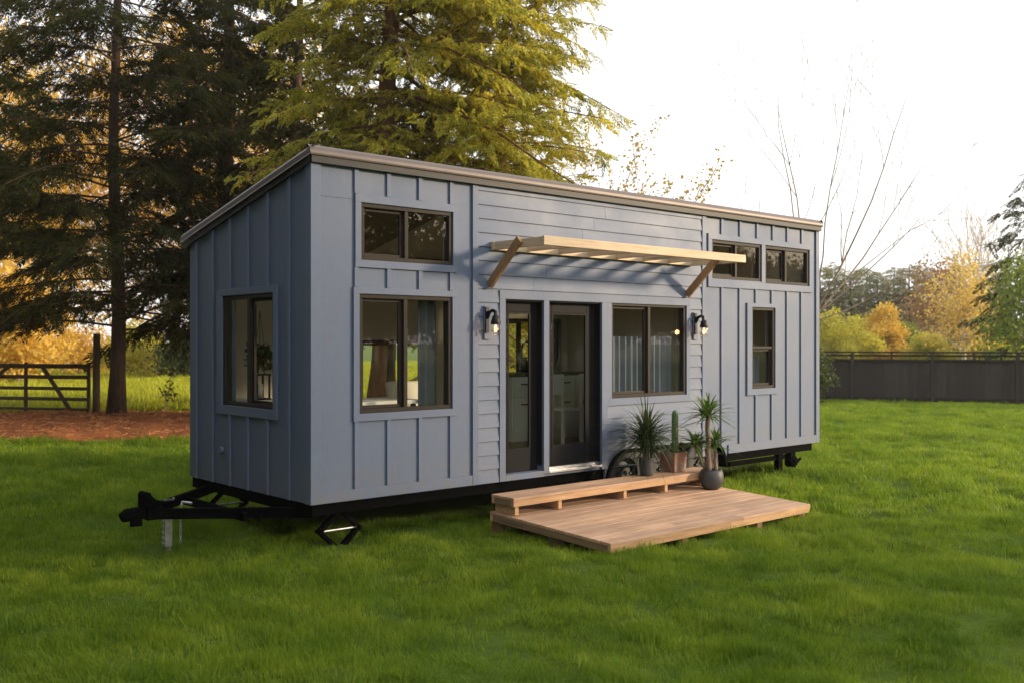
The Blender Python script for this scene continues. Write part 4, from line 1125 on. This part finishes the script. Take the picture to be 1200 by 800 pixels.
def grass_mat(name, stops, trans):
    t = NT(name); geo = t.n('NewGeometry'); oi = t.n('ObjectInfo')
    n1 = t.noise(geo.outputs['Position'], 1.5, 5, .65, .5); n2 = t.noise(geo.outputs['Position'], .30, 3, .5)
    a_ = t.n('Math'); a_.operation = 'MULTIPLY_ADD'; a_.inputs[1].default_value = .35; t.l(geo.outputs['Random Per Island'], a_.inputs[0])
    b_ = t.n('Math'); b_.operation = 'MULTIPLY_ADD'; b_.inputs[1].default_value = 1.25; b_.inputs[2].default_value = -.47; t.l(n1, b_.inputs[0]); t.l(b_.outputs[0], a_.inputs[2])
    c_2 = t.n('Math'); c_2.operation = 'MULTIPLY_ADD'; c_2.inputs[1].default_value = .6; t.l(n2, c_2.inputs[0])
    d_2 = t.n('Math'); d_2.operation = 'SUBTRACT'; d_2.inputs[1].default_value = .15; t.l(a_.outputs[0], d_2.inputs[0]); t.l(d_2.outputs[0], c_2.inputs[2])
    c = t.ramp(c_2.outputs[0], stops)
    p = t.pbr(c, .55, 0, None, .25); tr_ = t.n('BsdfTranslucent'); t.l(c, tr_.inputs[0])
    ms = t.n('MixShader'); ms.inputs[0].default_value = trans; t.l(p.outputs[0], ms.inputs[1]); t.l(tr_.outputs[0], ms.inputs[2])
    return t.done(ms)
M['grass'] = grass_mat('lawn_grass', [(.05,(.066,.130,.009)),(.32,(.135,.230,.013)),(.58,(.235,.330,.020)),(.82,(.35,.42,.04)),(1,(.48,.47,.10))], .45)
M['field'] = grass_mat('field_grass', [(.1,(.26,.31,.02)),(.5,(.42,.44,.03)),(1,(.56,.55,.06))], .45)

def tuft(n, rad, h, w_, seed, lean=.5):
    r = np.random.default_rng(seed); V = []; F = []
    main = r.uniform(0, 6.28)
    for i in range(n):
        a_ = r.uniform(0, 6.28); q = rad*math.sqrt(r.random()); p = np.array([q*math.cos(a_), q*math.sin(a_), -.01])
        az = main+r.normal(0, 1.1); hh = h*r.uniform(.5, 1.25); ln = lean*r.uniform(.3, 1.5)
        d = np.array([math.cos(az), math.sin(az), 0]); s_ = np.array([-d[1], d[0], 0])*w_*r.uniform(.7,1.2)/2; s_ = s_+d*r.normal(0,.4)*w_/2
        b = len(V)
        for t_, ww in ((0,1),(.5,.85),(1,.12)):
            c = p+d*hh*ln*t_*t_+np.array([0,0,hh*t_*(1-.25*ln*t_)]); V += [c-s_*ww, c+s_*ww]
        F += [(b,b+1,b+3,b+2),(b+2,b+3,b+5,b+4)]
    return fast_mesh(np.array(V), np.array(F), True)

def scatter(name, pts, scl, tilt, tufts, label):
    """one grass object: a cloud of points, a tuft mesh on each (geometry nodes)"""
    me = bpy.data.meshes.new(name); n = len(pts); me.vertices.add(n); me.vertices.foreach_set('co', np.asarray(pts, np.float32).ravel())
    rr = np.random.default_rng(5)
    rot = np.stack([tilt[:,0], tilt[:,1], rr.uniform(0, 6.28, n)], -1).astype(np.float32)
    at = me.attributes.new('rot', 'FLOAT_VECTOR', 'POINT'); at.data.foreach_set('vector', rot.ravel())
    at = me.attributes.new('scl', 'FLOAT_VECTOR', 'POINT'); at.data.foreach_set('vector', np.asarray(scl, np.float32).ravel())
    at = me.attributes.new('pick', 'INT', 'POINT'); at.data.foreach_set('value', rr.integers(0, len(tufts), n).astype(np.int32))
    o = bpy.data.objects.new(name, me); col.objects.link(o)
    g = bpy.data.node_groups.new(name+'_nodes', 'GeometryNodeTree')
    g.interface.new_socket('Geometry', in_out='INPUT', socket_type='NodeSocketGeometry'); g.interface.new_socket('Geometry', in_out='OUTPUT', socket_type='NodeSocketGeometry')
    gi = g.nodes.new('NodeGroupInput'); go = g.nodes.new('NodeGroupOutput'); ip = g.nodes.new('GeometryNodeInstanceOnPoints')
    gti = g.nodes.new('GeometryNodeGeometryToInstance')
    for ob in reversed(tufts):
        oi = g.nodes.new('GeometryNodeObjectInfo'); oi.inputs['Object'].default_value = ob; g.links.new(oi.outputs['Geometry'], gti.inputs[0])
    g.links.new(gi.outputs[0], ip.inputs['Points']); g.links.new(gti.outputs[0], ip.inputs['Instance'])
    ip.inputs['Pick Instance'].default_value = True
    def named(nm, ty):
        a_ = g.nodes.new('GeometryNodeInputNamedAttribute'); a_.data_type = ty; a_.inputs[0].default_value = nm; return a_.outputs[0]
    g.links.new(named('rot', 'FLOAT_VECTOR'), ip.inputs['Rotation']); g.links.new(named('scl', 'FLOAT_VECTOR'), ip.inputs['Scale']); g.links.new(named('pick', 'INT'), ip.inputs['Instance Index'])
    g.links.new(ip.outputs[0], go.inputs[0])
    md = o.modifiers.new('scatter', 'NODES'); md.node_group = g
    return tag(o, label, 'grass', None, 'stuff')
def tuft_obj(*a_, mat):
    me = tuft(*a_); me.materials.append(mat); return bpy.data.objects.new('tuft', me)     # not linked: only a source for the scatter

def wedge(d0, d1, dens, margin=1.5):
    """random ground points in the strip of lawn the photo looks over"""
    half = .514*margin; area = half*(d1*d1-d0*d0); n = int(area*dens)
    d = np.sqrt(rng.uniform(d0*d0, d1*d1, n)); a_ = rng.uniform(-half, half, n)
    return np.stack([CAM.x+(FWD.x+FWD.y*a_)*d, CAM.y+(FWD.y-FWD.x*a_)*d], -1), d
mul_c = np.array(along(60, 24.0)[:2])
def mulch_mask(x, y):
    """distance-like measure, positive inside the mulch bed"""
    d = (x-CAM.x)*FWD.x+(y-CAM.y)*FWD.y; l = (x-CAM.x)*FWD.y-(y-CAM.y)*FWD.x
    w1 = .5*np.sin(l*.9)+.3*np.sin(l*2.3+1)
    near = 19.9+w1*.6+np.clip(-(l+8.5)/6,0,1)*-1.2; far = 27.0+.4*w1
    return np.minimum(np.minimum(d-near, far-d), 3.0-l*0.9-0)
def allow(p):
    x, y = p[:,0], p[:,1]; k = np.ones(len(p), bool)
    k &= ~((x > 1.9) & (x < 5.14) & (y > -1.93) & (y < -.36))
    k &= ~((x > .6) & (x < 8.2) & (y > .6) & (y < 2.1))
    k &= ~((x > .05) & (x < .70) & (y > -.22) & (y < .35))          # trodden round the jacks
    k &= ~((x > -.98) & (x < -.60) & (y > 1.05) & (y < 1.5))
    k &= mulch_mask(x, y) < -.05
    return k
def beyond(p):
    """the field: past the mulch bed and the gate on the left, past the fence on the right"""
    d = (p[:,0]-CAM.x)*FWD.x+(p[:,1]-CAM.y)*FWD.y; l = (p[:,0]-CAM.x)*FWD.y-(p[:,1]-CAM.y)*FWD.x
    return np.where(l < 5, d > 27.3, d > 34.5)
def wav(x, y): return .5+.5*np.sin(2.3*x+1.1*np.sin(1.7*y))*np.sin(2.9*y+1.3*np.sin(1.9*x+.5))
def lawn_part(name, d0, d1, dens, base, tufts, label, zs=1.0):
    p, d = wedge(d0, d1, dens); k = allow(p) & (beyond(p) == name.startswith('field')); p = p[k]; d = d[k]
    z = ground(p[:,0], p[:,1]); w1 = wav(p[:,0], p[:,1]); w2 = wav(p[:,0]*2.7+3, p[:,1]*2.7)
    h = (.75+.45*w1+.25*w2)*rng.uniform(.8,1.2,len(p)); s_ = base*rng.uniform(.85,1.2,len(p))
    tilt = np.stack([.35*np.sin(1.3*p[:,0]+.8*p[:,1])+rng.normal(0,.15,len(p)), .35*np.cos(1.1*p[:,1]-.9*p[:,0])+rng.normal(0,.15,len(p))], -1)*.6
    return scatter(name, np.column_stack([p, z]), np.stack([s_, s_, base*h*zs], -1), tilt, tufts, label)
tn = [tuft_obj(110, .15, .062, .0042, 300+i, mat=M['grass']) for i in range(5)]
tm = [tuft_obj(90, .17, .062, .0065, 320+i, mat=M['grass']) for i in range(5)]
tfar = [tuft_obj(70, .20, .075, .010, 340+i, mat=M['field']) for i in range(4)]
lawn_part('lawn_grass', 4.8, 11, 60, 1.0, tn, 'soft green lawn grass around the tiny house')
lawn_part('lawn_grass', 11, 34, 26, 1.35, tm, 'lawn grass further off, running to the fence and the mulch bed')
lawn_part('field_grass', 27.5, 85, 6, 3.0, tfar, 'bright sunlit grass of the field beyond gate and fence')
p_, d = None, None
# mulch bed: a bumpy sheet just over the ground, with needles and chips on it
bx = np.arange(-3, 16, .12); by = np.arange(5, 26, .12); BX, BY = np.meshgrid(bx, by); mk = mulch_mask(BX, BY)
BZg = ground(BX, BY)+np.clip(mk, -.15, .6)*.10+.012+.03*np.sin(5.1*BX+2*BY)*np.sin(4.3*BY-1.2*BX)*np.clip(mk,0,1)
idx = np.arange(BX.size).reshape(BX.shape)
F = np.stack([idx[:-1,:-1], idx[:-1,1:], idx[1:,1:], idx[1:,:-1]], -1).reshape(-1,4)
F = F[(mk.ravel()[F] > -.12).all(1)]
V = np.stack([BX, BY, BZg], -1).reshape(-1,3); u, inv = np.unique(F, return_inverse=True)
def m_mulch(name='mulch'):
    t = NT(name); tc = t.coord(kind='Object'); geo = t.n('NewGeometry')
    n1 = t.noise(tc, 1.1, 5, .6); n2 = t.noise(tc, 25, 5, .7)
    c = t.mix(.45, t.ramp(n1, [(.35,(.22,.07,.028)),(.65,(.54,.18,.06))]), t.ramp(n2, [(.3,(.10,.045,.022)),(.7,(.48,.21,.08))]))
    return t.done(t.pbr(c, .95, 0, t.bump(n2, 1, .04), .1))
tag(link('mulch_bed', fast_mesh(V[u], inv.reshape(F.shape), True), m_mulch(), None), 'rust red bed of pine needle mulch under the pine', 'ground', None, 'structure')
def m_chip():
    t = NT('fallen_needles'); geo = t.n('NewGeometry'); return t.done(t.pbr(t.ramp(geo.outputs['Random Per Island'], [(0,(.13,.05,.02)),(.5,(.52,.19,.06)),(1,(.68,.34,.13))]), .9))
n = 26000; px_ = np.column_stack([rng.uniform(-3,16,n), rng.uniform(5,26,n)]); px_ = px_[mulch_mask(px_[:,0], px_[:,1]) > -.1]
zz = ground(px_[:,0], px_[:,1])+np.clip(mulch_mask(px_[:,0], px_[:,1]), -.15, .6)*.10+.035
C = np.column_stack([px_, zz]); a_ = rng.normal(0,1,C.shape)*[1,1,.35]; a_ /= np.linalg.norm(a_,axis=1,keepdims=True); b_ = np.cross(a_, rng.normal(0,1,C.shape)); b_ /= np.linalg.norm(b_,axis=1,keepdims=True)
V = np.stack([C-a_*.07-b_*.006, C-a_*.07+b_*.006, C+a_*.07+b_*.006, C+a_*.07-b_*.006], 1).reshape(-1,3)
tag(link('pine_needles', fast_mesh(V, np.arange(len(V)).reshape(-1,4)), m_chip(), None), 'fallen needles and bark chips on the mulch bed', 'mulch', None, 'stuff')

# ------------------------------------------------------------------ thin evening haze round the whole place
m = MB(); m.box(-150, 170, -110, 170, -1.6, 27)
hz_m = NT('evening_haze'); pv = hz_m.n('VolumePrincipled'); pv.inputs['Density'].default_value = .0005; pv.inputs['Anisotropy'].default_value = .35
pv.inputs['Color'].default_value = (1, .97, .92, 1); hz_m.l(pv.outputs[0], hz_m.out.inputs['Volume'])
tag(m.build('haze', hz_m.m), 'thin warm evening haze over lawn and trees', 'haze', None, 'stuff')
